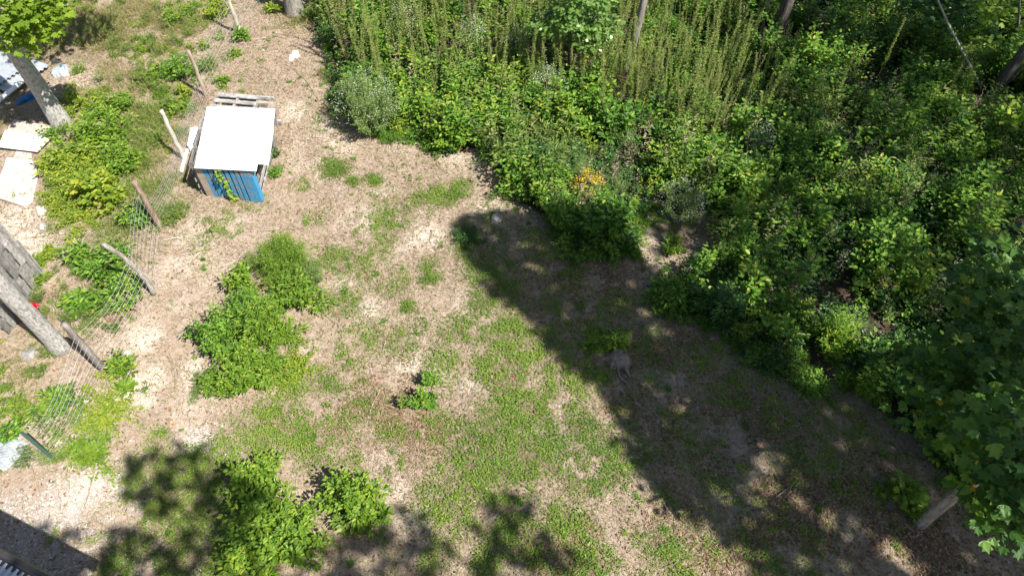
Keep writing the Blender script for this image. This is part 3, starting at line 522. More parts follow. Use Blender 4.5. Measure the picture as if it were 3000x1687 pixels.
for (u, v, r, lb) in [(980,500,.36,'broad low green tuft nearest the right of the shed'),(1035,535,.15,'small round tuft between the two tufts in the upper clearing'),(1100,532,.18,'dark tuft right of the small round tuft in the upper clearing'),
    (1330,575,.3,'dark green tuft in the sandy upper clearing beside the thicket tip'),(1195,900,.13,'small bright tuft standing alone in the middle clearing'),(1260,822,.18,'low green tuft halfway down the clearing')]:
    plant('weed_tuft', u, v, lb, 'weed', r, .09, int(26 * r / .2), .04, 'clover', shape='la', wr=.3, nodes=5, per=2, lo=.1, group='weed tufts in the upper clearing')
# thicket individuals
plant('white_flowering_bush', 1090, 380, 'tall bush with tiny white flowers at the left tip of the thicket', 'bush', .68, 1.4, 100, .06, 'fine', shape='la', wr=.32, nodes=14, per=4, lo=.15, dome=.35, extra=flowers('white_flower', 240, .024, .7))
plant('white_flowering_bush', 1600, 330, 'white-flowering bush below the small oak', 'bush', .45, 1.1, 44, .06, 'fine', shape='la', wr=.3, nodes=12, per=4, extra=flowers('white_flower', 190, .024))
plant('white_flowering_bush', 1990, 640, 'grey-white flowering bush by the brown gap in the thicket', 'bush', .5, .9, 50, .05, 'fine', shape='la', wr=.3, nodes=10, per=4, extra=flowers('white_flower', 170, .022))
plant('white_flowering_bush', 1390, 200, 'white-topped weed clump near the top of the thicket', 'bush', .4, 1.3, 36, .06, 'weed', shape='la', wr=.3, nodes=12, per=3, extra=flowers('white_flower', 120, .024))
plant('white_flowering_bush', 1200, 140, 'pale white-flecked weeds left in the tall weeds', 'bush', .5, 1.2, 40, .06, 'weed', shape='la', wr=.3, nodes=12, per=3, extra=flowers('white_flower', 120, .022))
plant('white_flowering_bush', 1520, 210, 'dark stalky weed with white flower heads in the shade of the oak', 'bush', .35, 1.2, 24, .05, 'dark', shape='la', wr=.3, nodes=10, per=3, extra=flowers('white_flower', 110, .022))
plant('white_flowering_bush', 2210, 470, 'small white-tufted weed deep in the thicket', 'bush', .3, .9, 20, .05, 'fine', shape='la', wr=.3, nodes=10, per=3, extra=flowers('white_flower', 70, .03))
plant('goldenrod_clump', 1720, 600, 'goldenrod clump with orange-yellow flower plumes at the thicket edge', 'flowering weed', .35, .8, 20, .08, 'weed', shape='la', wr=.2, nodes=10, per=3, extra=flowers('gold_flower', 90, .04, .85))
plant('leafy_shrub', 1330, 420, 'bright bramble mound bulging into the clearing right of the white bush', 'shrub', .6, .7, 50, .075, 'bright', nodes=8, per=3)
plant('leafy_shrub', 1550, 560, 'bramble mound leaning over the shaded bare corner', 'shrub', .6, .6, 50, .065, 'bright', nodes=8, per=3)
plant('leafy_shrub', 1690, 700, 'rounded green bush bulging from the thicket beside the big shadow', 'bush', .62, .65, 56, .065, 'bramble', nodes=8, per=3)
plant('leafy_shrub', 1800, 725, 'dark green bush at the lower tip of the thicket above the brown gap', 'bush', .55, .6, 46, .065, 'bramble', nodes=8, per=3)
plant('leafy_shrub', 1985, 885, 'broad pointed-leaf shrub below the brown gap', 'shrub', .55, .5, 40, .12, 'bramble', shape='la', wr=.32, nodes=7, per=3)
plant('leafy_shrub', 2160, 790, 'upright willow-leaved plant right of the brown gap', 'shrub', .35, .95, 26, .13, 'bramble', shape='la', wr=.26, nodes=10, per=3)
plant('leafy_shrub', 2110, 950, 'tall narrow-leaved shrub at the lower thicket edge', 'shrub', .35, .85, 24, .13, 'dark', shape='la', wr=.3, nodes=10, per=3)
plant('leafy_shrub', 2420, 1020, 'sunlit leafy shrub on the lower edge of the thicket', 'shrub', .42, .9, 36, .11, 'bright', shape='la', wr=.32, nodes=9, per=3)
plant('leafy_shrub', 2290, 940, 'pointed-leaf shrub in the shade left of the sunlit one', 'shrub', .4, .6, 28, .12, 'bramble', shape='la', wr=.32, nodes=8, per=3)
plant('leafy_shrub', 2520, 1150, 'light green shrub standing in front of the tulip tree', 'shrub', .36, .75, 30, .09, 'bright', shape='la', wr=.32, nodes=9, per=3)
plant('leafy_shrub', 2370, 1140, 'small shrub by the bare sunlit gap under the thicket', 'shrub', .3, .35, 20, .06, 'bramble', nodes=7, per=3)
plant('young_sapling', 2635, 1475, 'round leafy maple seedling beside the trunk at lower right', 'sapling', .28, .42, 12, .12, 'bright', shape='ma', wr=1.0, nodes=5, per=2)
plant('small_plant', 2100, 620, 'small star-leaved plant in the brown gap of the thicket', 'small plant', .2, .3, 12, .08, 'bright', shape='la', wr=.3, nodes=6, per=2)
plant('small_plant', 1970, 730, 'green weed at the bottom of the brown gap', 'small plant', .22, .25, 14, .08, 'bright', nodes=6, per=2)

# tall weeds: one of each kind, then copies sharing the mesh
prot = []
for k in range(7):
    fol, st, fl = weed_arrays(R.uniform(1.6, 2.1), 300, .08, .018, plume=(14 if k % 2 else 0)); c0 = G(1500, 0)
    e = empty('tall_weed', (c0[0], c0[1], 0), ('slender upright weed topped by a pale seed head in the upper thicket' if k % 2 else 'slender leafy weed without a seed head in the upper thicket'), 'tall weed', ('seeding tall weeds in the upper thicket' if k % 2 else 'leafy tall weeds in the upper thicket'))
    kids = [fol.build('foliage', M['weed'], e), st.build('stem', M['drystem'], e)]
    if k % 2: kids.append(tag(fl.build('seed_head', M['seed'], e), kind='stuff'))
    prot.append((e, kids))
P = sample_poly(poly_w([(960,-110),(985,150),(1080,280),(1250,330),(1480,320),(1700,380),(1850,420),(2150,470),(2290,330),(2150,90),(2000,-110)]), 26)
P = P[inthick(P)]; q = fbm(P[:, 0], P[:, 1], 1.1, 3, 400); P = P[np.argsort(-q + R.normal(0, .10, len(P)))][:290]
for i, (x, y) in enumerate(P):
    if i < len(prot): r_ = prot[i][0]
    else:
        e0, kids = prot[i % len(prot)]; r_ = e0.copy(); sc.collection.objects.link(r_)
        for kd in kids: c_ = kd.copy(); sc.collection.objects.link(c_); c_.parent = r_
    s = R.uniform(.5, 1.12); r_.location = (x, y, float(gz(x, y)) - .02); r_.rotation_euler.z = R.uniform(0, 6.28); r_.scale = (s, s, s)
mbw, mbs = MB(), MB()
P = sample_poly(poly_w([(950,-180),(970,60),(1000,200),(1120,320),(1250,330),(1480,320),(1700,400),(1850,440),(2150,480),(2290,330),(2150,90),(2000,-180)]), 20); P = P[inthick(P)]
ptr = [weed_arrays(R.uniform(1.2, 2.0), 140, .08, .018, base=.4) for _ in range(6)]; ids = R.randint(0, 6, len(P)); P = thin(P, ss(.3, .6, fbm(P[:, 0], P[:, 1], 1.3, 3, 415))); ids = ids[:len(P)]; hf = .35 + 1.1 * fbm(P[:, 0], P[:, 1], .9, 3, 410)
for k in range(6):
    q = ids == k; n_ = int(q.sum()); A_ = R.uniform(0, 6.28, n_); S_ = R.uniform(.7, 1.15, n_) * hf[q]; dt = R.normal(0, .16, n_)
    for mbx, src in ((mbw, ptr[k][0]), (mbs, ptr[k][1])): stamp(mbx, src.merged(), P[q, 0], P[q, 1], gz(P[q, 0], P[q, 1]), S_, A_, dt)
tag(mbw.build('weed_stand', M['weed']), 'dense stand of upright green weeds filling the upper thicket', 'weeds', kind='stuff')
tag(mbs.build('dry_weed_stalks', M['drystem']), 'brown bare lower stalks of the dense upright weeds', 'weed stalks', kind='stuff')
for (u, v, lb) in [(2180,330,'seeding weed above the brambles, leftmost of the close row of four'),(2205,330,'seeding weed above the brambles, second from the left in the close row of four'),(2238,320,'seeding weed above the brambles, third from the left in the close row of four'),
    (2275,310,'seeding weed above the brambles, rightmost of the close row of four'),(2740,340,'lone seeding weed left of the foot of the leaning dead stem'),(2560,250,'lone seeding weed in the shaded brambles near the top'),(2430,330,'seeding weed standing alone right of the close row of four')]:
    e0, kids = prot[(1, 3, 5)[R.randint(0, 3)]]; r_ = e0.copy(); sc.collection.objects.link(r_)
    for kd in kids: c_ = kd.copy(); sc.collection.objects.link(c_); c_.parent = r_
    c = G(u, v); r_.location = (c[0], c[1], 0); r_["label"] = lb; r_["group"] = 'weeds standing above the brambles'

# ------------------------------------------------------------ trees
def limb(mb, a, b, r0, r1, n=7, k=9, sag=.0, rough=.06):
    a, b = np.array(a, float), np.array(b, float); mid = (a + b) / 2 + np.array([R.normal(0, .06), R.normal(0, .06), sag]) * np.linalg.norm(b - a) * .3
    tube(mb, bez(a, mid, b, n), np.linspace(r0, r1, n), k, rough=rough)
def leaf_cloud(mb, C, rad, n, leaf, shape, wr, tm=.5, ts=.2, flat=1.0):
    d = nrm(R.normal(0, 1, (n, 3))) * (R.rand(n, 1) ** .45) * np.array([rad, rad, rad * flat]); Pq = np.array(C) + d
    D = nrm(nrm(d) * .6 + unit(n, -.5, .2)); L = leaf * R.uniform(.6, 1.15, n)
    leaves(mb, Pq, D, upn(n, .4), L, L * wr, shape, np.clip(tm + R.normal(0, ts, n), 0, 1))
def tree(name, base, label, trunk, bark, crown=None, cat='tree', loc=None):
    """trunk: list of (points, r0, r1); crown: list of (centre, radius, leaves)"""
    z0 = float(gz(*base)); e = empty(name, (base[0], base[1], z0 - .05), label, cat); off = np.array([base[0], base[1], z0 - .05])
    mb = MB()
    for pts, r0, r1 in trunk:
        pts = np.array(pts, float) - off; n_ = max(8, int(len(pts))); t = np.linspace(0, 1, 26)
        Q = np.stack([np.interp(t, np.linspace(0, 1, len(pts)), pts[:, i]) for i in range(3)], -1)
        rr = r0 + (r1 - r0) * t; rr = rr * (1 + .22 * np.exp(-t * 16)) if abs(pts[0, 2]) < .3 else rr
        Q[0, 2] -= .15 if abs(pts[0, 2]) < .3 else 0; tube(mb, Q, rr, 14, rough=.035)
    mb.build('trunk', M[bark], e, smooth=True)
    if crown:
        fol = MB()
        for C, rad, n_, leaf, shape, wr in crown['blobs']: leaf_cloud(fol, np.array(C) - off, rad, n_, leaf, shape, wr, crown.get('tm', .5), crown.get('ts', .22), crown.get('flat', .7))
        fol.build('crown', M[crown['mat']], e)
    return e
def at(u, v, z): c = G(u, v, z); return (float(c[0]), float(c[1]), z)
b = G(184, 367); bx, by = float(b[0]), float(b[1])
tree('maple_tree', (bx, by), 'pale-barked tree with bright lime maple leaves at the top left corner', [([(bx, by, 0), (bx + .0, by, 1.1), at(20, 120, 2.1), (bx - .1, by + .1, 4.2)], .19, .12),
     ([at(20, 120, 2.1), at(70, 0, 3.2)], .05, .02), ([at(20, 100, 2.2), at(110, 60, 3.0)], .04, .015)], 'bark_pale',
     dict(mat='maple', flat=.6, blobs=[(at(40, 40, 3.0), .7, 330, .13, 'ma', 1.0), (at(110, 60, 2.9), .55, 330, .13, 'ma', 1.0), (at(20, 110, 2.7), .35, 60, .13, 'ma', 1.0), (at(130, 20, 3.1), .5, 260, .13, 'ma', 1.0), (at(75, 140, 2.5), .28, 60, .13, 'ma', 1.0), (at(0, 20, 3.3), .7, 200, .13, 'ma', 1.0),
         ((-9.0, 13.6, 3.9), 1.1, 520, .14, 'ma', 1), ((-9.2, 13.6, 4.6), 1.1, 420, .14, 'ma', 1), ((-8.4, 14.2, 3.4), .8, 330, .14, 'ma', 1), ((-9.9, 13.6, 4.6), .8, 150, .14, 'ma', 1)]))
b = G(180, 1020); bx, by = float(b[0]), float(b[1])
tree('pale_trunk_tree', (bx, by), 'thick straight trunk with pale lichened bark crossing the left edge', [([(bx, by, 0), (bx, by - .02, 1), (bx - .02, by - .05, 3), (bx, by - .1, 7.5)], .14, .12),
     ([(bx, by - .08, 6.5), (bx - 1.5, by + 1, 8.8)], .07, .03), ([(bx, by - .08, 6.8), (bx - .2, by + 1.6, 9.3)], .07, .03)], 'bark_pale',
     dict(mat='canopy', blobs=[((bx - 1, by + .8, 9), 1.5, 900, .13, 'ov', .6), ((bx - .3, by + 1.5, 9.8), 1.2, 600, .13, 'ov', .6)]))
b = G(868, 42); bx, by = float(b[0]), float(b[1])
tree('oak_tree', (bx, by), 'thick grey furrowed trunk cut off by the top edge beside the fence', [([(bx, by, 0), (bx, by, 1.5), (bx + .05, by, 8)], .23, .16), ([(bx, by, 7), (bx - 1, by + 1.4, 9.5)], .08, .03)], 'bark_grey',
     dict(mat='canopy', blobs=[((bx - .8, by + 1.3, 9.8), 1.3, 600, .13, 'ov', .6)]))
b = G(1836, 215); bx, by = float(b[0]), float(b[1])
tree('slender_tree', (bx, by), 'slender sunlit grey trunk rising out of the tall weeds at the top', [([(bx, by, 0), (bx + .03, by, .6), (bx + .12, by, 1.5), (bx + .25, by + .1, 4), (bx + .5, by + .4, 9)], .095, .06), ([(bx + .4, by + .3, 7), (bx + 1.5, by + 1, 10)], .05, .02)], 'bark_grey',
     dict(mat='canopy', blobs=[((bx + 1.2, by + 1, 10), 1.4, 500, .16, 'ov', .6)]))
b = G(1668, 215); bx, by = float(b[0]), float(b[1])
tree('young_oak', (bx, by), 'young oak with glossy lobed leaves standing in the tall weeds', [([(bx, by, 0), at(1668, 150, .5), at(1672, 60, 1.3), at(1680, -60, 2.3)], .045, .02)] + [([at(1672, 80, 1.2), at(u, v, z)], .015, .006) for u, v, z in [(1590, 70, 1.6), (1770, 80, 1.5), (1730, 120, 1.2), (1620, 20, 1.9)]], 'bark_grey',
     dict(mat='oak', flat=.45, blobs=[(at(1600, 65, 1.7), .38, 210, .13, 'oak', 1.1), (at(1650, 50, 1.8), .4, 230, .13, 'oak', 1.1), (at(1720, 70, 1.6), .45, 280, .13, 'oak', 1.1), (at(1780, 75, 1.5), .36, 200, .13, 'oak', 1.1), (at(1730, 115, 1.3), .38, 200, .13, 'oak', 1.1), (at(1670, 0, 2.2), .45, 230, .13, 'oak', 1.1), (at(1750, 0, 2.1), .4, 180, .13, 'oak', 1.1), (at(1660, -60, 2.6), .5, 200, .13, 'oak', 1.1)]))
b = G(2275, 110); bx, by = float(b[0]), float(b[1])
tree('dark_trunk_tree', (bx, by), 'dark rough trunk at the top edge, right of the thin pale one', [([(bx, by, 0), (bx, by, 1), (bx + .05, by, 4), (bx + .2, by + .2, 9)], .15, .10), ([(bx + .2, by + .1, 7), (bx + 1.2, by + 1, 10)], .06, .02)], 'bark_dark',
     dict(mat='canopy', blobs=[((bx + 1, by + .8, 10), 1.5, 600, .16, 'ov', .6)]))
b = G(2230, 95); bx, by = float(b[0]), float(b[1])
tree('thin_sapling', (bx, by), 'thin pale trunk left of the dark rough trunk at the top edge', [([(bx, by, 0), (bx - .05, by, 1), (bx - .1, by + .1, 2.2), (bx - .1, by + .3, 4.2)], .04, .02)], 'bark_grey',
     dict(mat='bramble', blobs=[((bx - .1, by + .3, 4.2), .7, 260, .1, 'ov', .6)]))
b = G(2905, 285); bx, by = float(b[0]), float(b[1])
tree('leaning_tree', (bx, by), 'leaning grey-brown trunk at the right edge near the top', [([(bx, by, 0), (bx + .02, by, .8), (bx + .08, by, 1.6), (bx + .6, by + .2, 6)], .12, .08), ([at(2905, 285, .1), at(2975, 220, 1.0), at(3020, 170, 1.6)], .03, .02)], 'bark_dark',
     dict(mat='bramble', blobs=[((bx + .9, by + .3, 6), 1.4, 700, .12, 'ov', .7)]))
tree('fallen_pole', (float(G(2880, 270)[0]), float(G(2880, 270)[1])), 'thin pale dead stem leaning left from the base of the leaning trunk', [([at(2882, 272, .0), at(2825, 160, .9), at(2780, 75, 1.6), at(2745, -5, 2.2), at(2715, -90, 2.9)], .026, .016)], 'bark_pale', cat='dead stem')
b = G(2690, 1535); bx, by = float(b[0]), float(b[1])
blb = []
for (u, v, z, r_, n_) in [(2720,1180,2.6,.5,70),(2800,1120,2.8,.6,100),(2900,1150,3.0,.6,110),(2980,1080,3.1,.6,110),(2850,1000,3.0,.6,100),(2760,1060,2.6,.5,70),(2950,950,3.2,.6,100),(2880,860,3.2,.55,80),(2980,820,3.3,.6,90),(2930,1300,3.2,.55,90),(2990,1230,3.4,.6,100),(2860,1270,2.9,.45,60),(2900,1420,3.4,.4,60),(2970,1480,3.5,.45,80),(2980,1370,3.6,.5,90),(2780,1230,2.6,.35,26),(2890,1480,3.3,.22,18),(2940,1540,3.5,.3,30),(3080,1000,3.5,.9,160),(3080,1350,3.8,.8,150),(2880,760,3.0,.4,40),(2960,730,3.2,.5,60)]:
    blb.append((at(u, v, z), r_, int(n_ * 1.1), .14, 'ma', 1.05))
tt = [([(bx, by, 0), (bx, by, 1.0), (bx + .02, by, 2.2), (bx + .25, by + .05, 4.2)], .08, .05)]
for (u, v, z) in [(2800,1120,2.8),(2930,950,3.1),(2930,1300,3.2),(2960,1480,3.5),(2760,1200,2.5)]: tt.append(([(bx + .01, by, z - .9), ((bx + at(u, v, z)[0]) / 2, (by + at(u, v, z)[1]) / 2, z - .3), at(u, v, z)], .028, .008))
tree('tulip_tree', (bx, by), 'broad-leaved dark green tree with a few yellow leaves at the right edge', tt, 'bark_grey', dict(mat='tulip', flat=.55, tm=.45, ts=.24, blobs=blb))
c_ = [((at(u, v, z)), r_, n_, .13, 'ma', 1.0) for u, v, z, r_, n_ in [(2900, 20, 2.0, .5, 160), (2880, 110, 1.2, .4, 110), (2985, 330, 1.2, .4, 110)]]
b = G(2975, 130); bx, by = float(b[0]), float(b[1])
tree('maple_sapling', (bx, by), 'sapling with yellow-green leaves catching sun in the top right corner', [([(bx, by, 0), at(2985, 60, 1.3), at(2990, -60, 2.6)], .035, .015)], 'bark_grey', dict(mat='bright', flat=.6, blobs=c_))
b = G(2740, 90); bx, by = float(b[0]), float(b[1])
tree('maple_sapling', (bx, by), 'shaded sapling with broad dark leaves behind the thin leaning dead stem', [([(bx, by, 0), at(2730, 40, .9), at(2720, -60, 1.9)], .03, .012)], 'bark_grey', dict(mat='dark', flat=.6, blobs=[(at(2740, 20, 1.6), .6, 260, .13, 'ma', 1), (at(2840, 60, 1.3), .6, 260, .13, 'ma', 1), (at(2680, -20, 1.8), .5, 180, .13, 'ma', 1), (at(2800, -20, 1.9), .5, 200, .13, 'ma', 1)]))

# ------------------------------------------------------------ wire fence
fe = empty('wire_fence', (*G(471, 667), 0), 'sagging wire fence on rough log posts running down the left side', 'fence')
fo = np.array([*G(471, 667), 0.])
def post(u, v, h, r, mat, name='fence_post', lean=(0, 0), bend=None, label=None):
    c = G(u, v); b0 = np.array([c[0], c[1], -.05]) - fo; top = b0 + np.array([lean[0], lean[1], h + .05]); mb = MB()
    mid = (b0 + top) / 2 + (np.array(bend) if bend else 0)
    pts = bez(b0, mid, top, 12) + np.concatenate([R.normal(0, .006, (12, 2)), np.zeros((12, 1))], 1)
    tube(mb, pts, np.linspace(r * .98, r * .75, 12) * (1 + R.normal(0, .05, 12)), 10, rough=.10); o = mb.build(name, M[mat], fe, smooth=True)
    if label: o["label"] = label
    return c
posts = [post(705, 101, 1.35, .055, 'post_pale', label='pale peeling round post at the top'), post(606, 283, 1.18, .05, 'post_tan'), post(539, 464, 1.22, .05, 'post_pale'),
         post(471, 667, 1.22, .06, 'post_brown', label='post with reddish bark peeling near its top'), post(450, 862, 1.5, .048, 'post_drift', lean=(-.17, -.13), bend=(.16, .12, 0), label='bent driftwood-like post'),
         post(306, 1084, 1.34, .06, 'post_grey')]
c = G(164, 1347); mb = MB(); h_ = .95
box(mb, (c[0] - fo[0], c[1] - fo[1], h_ / 2), (.045, .008, h_)); box(mb, (c[0] - fo[0], c[1] - fo[1] - .018, h_ / 2), (.008, .032, h_))
for k in range(14): box(mb, (c[0] - fo[0], c[1] - fo[1] + .009, .1 + k * .06), (.02, .01, .02))
mb.build('metal_post', M['greenmetal'], fe); posts.append(c)
LINE = [np.array(G(790, -40))] + [np.array(p) for p in posts] + [np.array(G(-60, 1375))]
HT = [(1.05, 1.1), (1.0, .95), (.45, .35), (.35, .55), (1.0, 1.05), (1.1, 1.1), (1.05, .9), (.9, .85)]
LEANT = [(0, 0), (-.05, 0), (-.15, 0), (-.1, 0), (-.1, 0), (.02, 0), (0, 0), (0, 0)]
for i in range(len(LINE) - 1):
    a, b_ = LINE[i], LINE[i + 1]; L_ = np.linalg.norm(b_ - a); h0, h1 = HT[i]; mb = MB(); dv = (b_ - a) / L_; nv = np.array([-dv[1], dv[0]])
    N_ = 14; t = np.linspace(0, 1, N_); rows = 9
    ph = R.rand() * 6; bul = .07 * np.sin(t * 5 + ph)
    def pt(tt, f):
        h = (h0 + (h1 - h0) * tt) * (1 - .1 * np.sin(PI * tt)); s = .04 * np.sin(tt * 4 + ph) * f
        xy = a[None] + (b_ - a)[None] * tt[:, None] + nv[None] * (s + .07)[:, None]
        ln = np.array(LEANT[i]); xy = xy + ln[None] * f
        return np.stack([xy[:, 0] - fo[0], xy[:, 1] - fo[1], h * f + .02 + gz(xy[:, 0], xy[:, 1])], -1)
    for r_ in range(rows): tube(mb, pt(t, (r_ / (rows - 1)) ** .85), .0019, 4, cap=False)
    for k in range(int(L_ / .16) + 1):
        tv = np.full(5, min(1, k * .16 / L_)); q = np.stack([pt(tv[:1], f)[0] for f in np.linspace(0, 1, 5)]); tube(mb, q, .0015, 4, cap=False)
    mb.build('wire_panel', M['wire'], fe)

# ------------------------------------------------------------ pallet shed with white roof
S0 = G(617, 576); S1 = G(767, 590); ax = (S1 - S0); WID = float(np.linalg.norm(ax)); ax = ax / WID; ay = np.array([-ax[1], ax[0]])
sh = empty('pallet_shed', (S0[0], S0[1], 0), 'low shed made of pallets with a white sheet roof and a blue pallet front', 'shed', rz=math.atan2(ax[1], ax[0]))
def shl(u, v, z): q = G(u, v, z) - S0; return np.array([q @ ax, q @ ay])
ZR = .86
fp = MB(); gy = -0.02
# blue pallet: boards stand upright, nailed to three rails
bo = empty; xs_ = [.17, .285, .39, .495, .60, .705, .80, .97]; ws_ = [.10, .074, .07, .074, .07, .072, .068, .20]
for x_, w_ in zip(xs_, ws_): box(fp, (x_ - .02, -.03, .41), (w_, .02, .80 + R.uniform(-.02, .02)), t=R.rand(), jit=.003)
for z_ in (.07, .42, .78): box(fp, (.53, .02, z_), (1.02, .06, .05))
box(fp, (.06, .067, .41), (.1, .018, .78), jit=.002)
box(fp, (.94, -.02, .835), (.2, .06, .05)); box(fp, (1.065, .03, .41), (.025, .12, .82))
o = fp.build('front_pallet', M['blue'], sh); o["label"] = 'blue pallet with paint worn to grey'
gp = MB(); box(gp, (.035, -.035, .41), (.13, .022, .80), t=.8, jit=.004)
o = gp.build('front_board', M['tanpallet'], sh)
def side(mb, p0, p1, zt, n_=5, thick=.09):
    p0, p1 = np.array(p0), np.array(p1); L_ = np.linalg.norm(p1 - p0); d = (p1 - p0) / L_; nn = np.array([d[1], -d[0]]); X_ = (nn[0], nn[1], 0); Y_ = (d[0], d[1], 0); m_ = (p0 + p1) / 2
    for z_ in np.linspace(.08, zt - .06, n_):
        for dx in (-thick / 2, thick / 2): q = m_ + nn * dx; box(mb, (q[0], q[1], z_ + R.uniform(-.02, .02)), (.018, L_ - .01, .09), X_, Y_, t=R.rand(), jit=.004)
    for f in (.05, .5, .95): q = p0 + (p1 - p0) * f; box(mb, (q[0], q[1], zt / 2), (thick - .025, .04, zt), X_, Y_, t=R.rand())
lp = MB(); side(lp, (-.10, .0), (-.30, .95), .84); side(lp, (-.31, .98), (-.42, 1.68), .84); lp.build('side_pallet', M['greypallet'], sh)
rp = MB(); side(rp, (.98, .14), (.84, .95), .82); side(rp, (.85, .98), (.74, 1.72), .82); rp.build('side_pallet', M['greypallet'], sh)
bk = MB()
for x_ in np.linspace(-.40, .60, 9): box(bk, (x_, 2.22, .36), (.10, .02, .72), t=R.rand(), jit=.004)
for z_ in (.1, .45, .7): box(bk, (.12, 2.26, z_), (1.2, .05, .08), t=R.rand())
bk.build('back_wall', M['greypallet'], sh)
bp = MB(); x0, y0 = shl(640, 274, .84); x1, _ = shl(765, 278, .84); W_ = x1 - x0
for k in range(4): box(bp, ((x0 + x1) / 2, y0 - .05 - k * .185, .845), (W_, .105, .018), t=.4 + .5 * R.rand(), jit=.003)
for f in (0.02, .5, .98): box(bp, (x0 + W_ * f, y0 - .36, .795), (.04, .72, .08), t=R.rand())
box(bp, ((x0 + x1) / 2, y0 - .03, .745), (W_, .08, .018), t=.4)
bp.build('top_pallet', M['greypallet'], sh)
bb = MB(); q = shl(775, 302, .8); box(bb, (q[0] + .02, q[1], .80), (.34, .07, .04), t=.8); q2 = shl(800, 312, .8); box(bb, (q2[0] - .03, q2[1] + .0, .70), (.16, .16, .22), t=.2); box(bb, (q[0], q[1] - .13, .72), (.22, .12, .03), t=.9)
bb.build('corner_boards', M['tanpallet'], sh)
def sheet(mb, pts, z, th=.012):
    n_ = len(pts); V = np.array([[*p[:2], (p[2] if len(p) > 2 else z) - th] for p in pts] + [[*p[:2], (p[2] if len(p) > 2 else z)] for p in pts])
    mb.add(V, [np.arange(n_)[::-1][None], (np.arange(n_) + n_)[None], np.array([[i, (i + 1) % n_, (i + 1) % n_ + n_, i + n_] for i in range(n_)])])
rf = MB(); C_ = [shl(u, v, ZR + .03) for u, v in [(569, 492), (751, 501), (755, 477), (787, 478), (796, 374), (800, 374), (806, 319), (606, 313)]]
sheet(rf, C_, ZR + .03); o = rf.build('roof', M['white'], sh)
up_ = MB(); C2 = [shl(u, v, ZR + .016) for u, v in [(753, 480), (787, 482), (802, 374), (760, 372)]]; sheet(up_, C2, ZR + .014, .01); up_.build('lower_sheet', M['white'], sh)
mk = MB()
for (u, v, s) in [(709, 388, .05), (790, 372, .035), (722, 340, .018), (665, 341, .02), (625, 428, .015), (755, 455, .02), (760, 440, .012), (662, 467, .012), (700, 357, .012)]:
    q = shl(u, v, ZR + .04); leaves(mk, np.array([[q[0], q[1], ZR + .036]]), np.array([[1., R.uniform(-.3, .3), .05]]), np.array([[0, 0, 1.]]), s, s * .6, 'ov')
mk.build('debris', M['litter'], sh)
# vine on the blue pallet
c = G(692, 584); ve = empty('climbing_vine', (c[0], c[1] - .08, 0), 'leafy vine climbing the blue pallet', 'vine'); vf, vs = MB(), MB()
vp = bez((.02, 0, 0), (-.02, .0, .4), (-.12, .02, .84), 12); tube(vs, vp, .005, 4, cap=False)
Q = np.repeat(vp, 6, 0); k = len(Q); leaves(vf, Q + R.normal(0, .022, (k, 3)), unit(k, -.5, .2) + np.array([0, -.4, 0]), upn(k, .4) + np.array([0, -.6, 0]), R.uniform(.05, .09, k), R.uniform(.04, .07, k), 'ov', R.uniform(.3, 1, k))
vf.build('foliage', M['bright'], ve); vs.build('stem', M['stem'], ve)
# white box beside the shed, white board
a_ = G(569, 374, .2); b_ = G(559, 425, .2); e = empty('plastic_box', ((a_[0] + b_[0]) / 2, (a_[1] + b_[1]) / 2, 0), 'small long white plastic box on the ground left of the shed', 'box', rz=math.atan2(b_[1] - a_[1], b_[0] - a_[0]))
L_ = float(np.linalg.norm(b_ - a_)); mb = MB(); box(mb, (0, 0, .09), (L_, .13, .18)); mb.build('body', M['white'], e); mb = MB(); box(mb, (0, 0, .19), (L_ + .02, .15, .02)); mb.build('lid', M['white'], e)
mb = MB(); box(mb, (0, .08, .12), (.08, .02, .05)); box(mb, (.12, .08, .12), (.03, .02, .03)); mb.build('latch', M['gutter'], e)
def plank(name, p0, p1, w_, th, mat, label, cat='board', z=.02, dz=0):
    a_, b_ = G(*p0), G(*p1); L_ = float(np.linalg.norm(b_ - a_)); mb = MB()
    box(mb, (0, 0, 0), (L_, w_, th), jit=.003); o = mb.build(name, M[mat]); c = (a_ + b_) / 2; o.location = (c[0], c[1], float(gz(*c)) + z + th / 2); o.rotation_euler = (0, dz, math.atan2(b_[1] - a_[1], b_[0] - a_[0])); return tag(o, label, cat)
plank('white_board', (553, 440), (534, 508), .05, .05, 'white', 'thin white board lying along the foot of the shed wall', z=.04)
# ------------------------------------------------------------ left-hand junk
def groundsheet(name, pix, mat, label, cat, z=.05, th=.02, zz=None):
    pts = [G(*p, z) for p in pix]; c = np.mean(pts, 0); mb = MB(); sheet(mb, [(*(p - c), (zz[i] if zz else 0)) for i, p in enumerate(pts)], 0, th)
    o = mb.build(name, M[mat]); o.location = (c[0], c[1], z); return tag(o, label, cat)
groundsheet('white_sheet', [(15, 382), (124, 398), (143, 408), (108, 444), (-6, 430)], 'white', 'flat white panel lying on the ground at the left edge', 'panel', z=.12, th=.02)
groundsheet('plywood_sheet', [(18, 383), (41, 350), (166, 372), (143, 407), (122, 400)], 'tanboard', 'weathered tan board with leaves on it behind the white panel', 'board', z=.07, th=.02)
groundsheet('grey_sheet', [(18, 462), (93, 464), (112, 512), (95, 592), (70, 605), (-10, 578)], 'slab', 'large pale grey board lying on the ground at the left', 'board', z=.05, th=.03)
groundsheet('grey_sheet', [(48, 442), (92, 448), (93, 463), (40, 462)], 'slab', 'narrow pale board between the white panel and the large grey board', 'board', z=.03, th=.02)
plank('white_strip', (38, 473), (-6, 572), .08, .03, 'white', 'white strip of trim lying on the edge of the grey board', z=.07)
groundsheet('paving_stone', [(105, 606), (128, 602), (139, 622), (112, 630)], 'slab', 'small pale square slab below the creeper at left', 'slab', z=.04, th=.04)
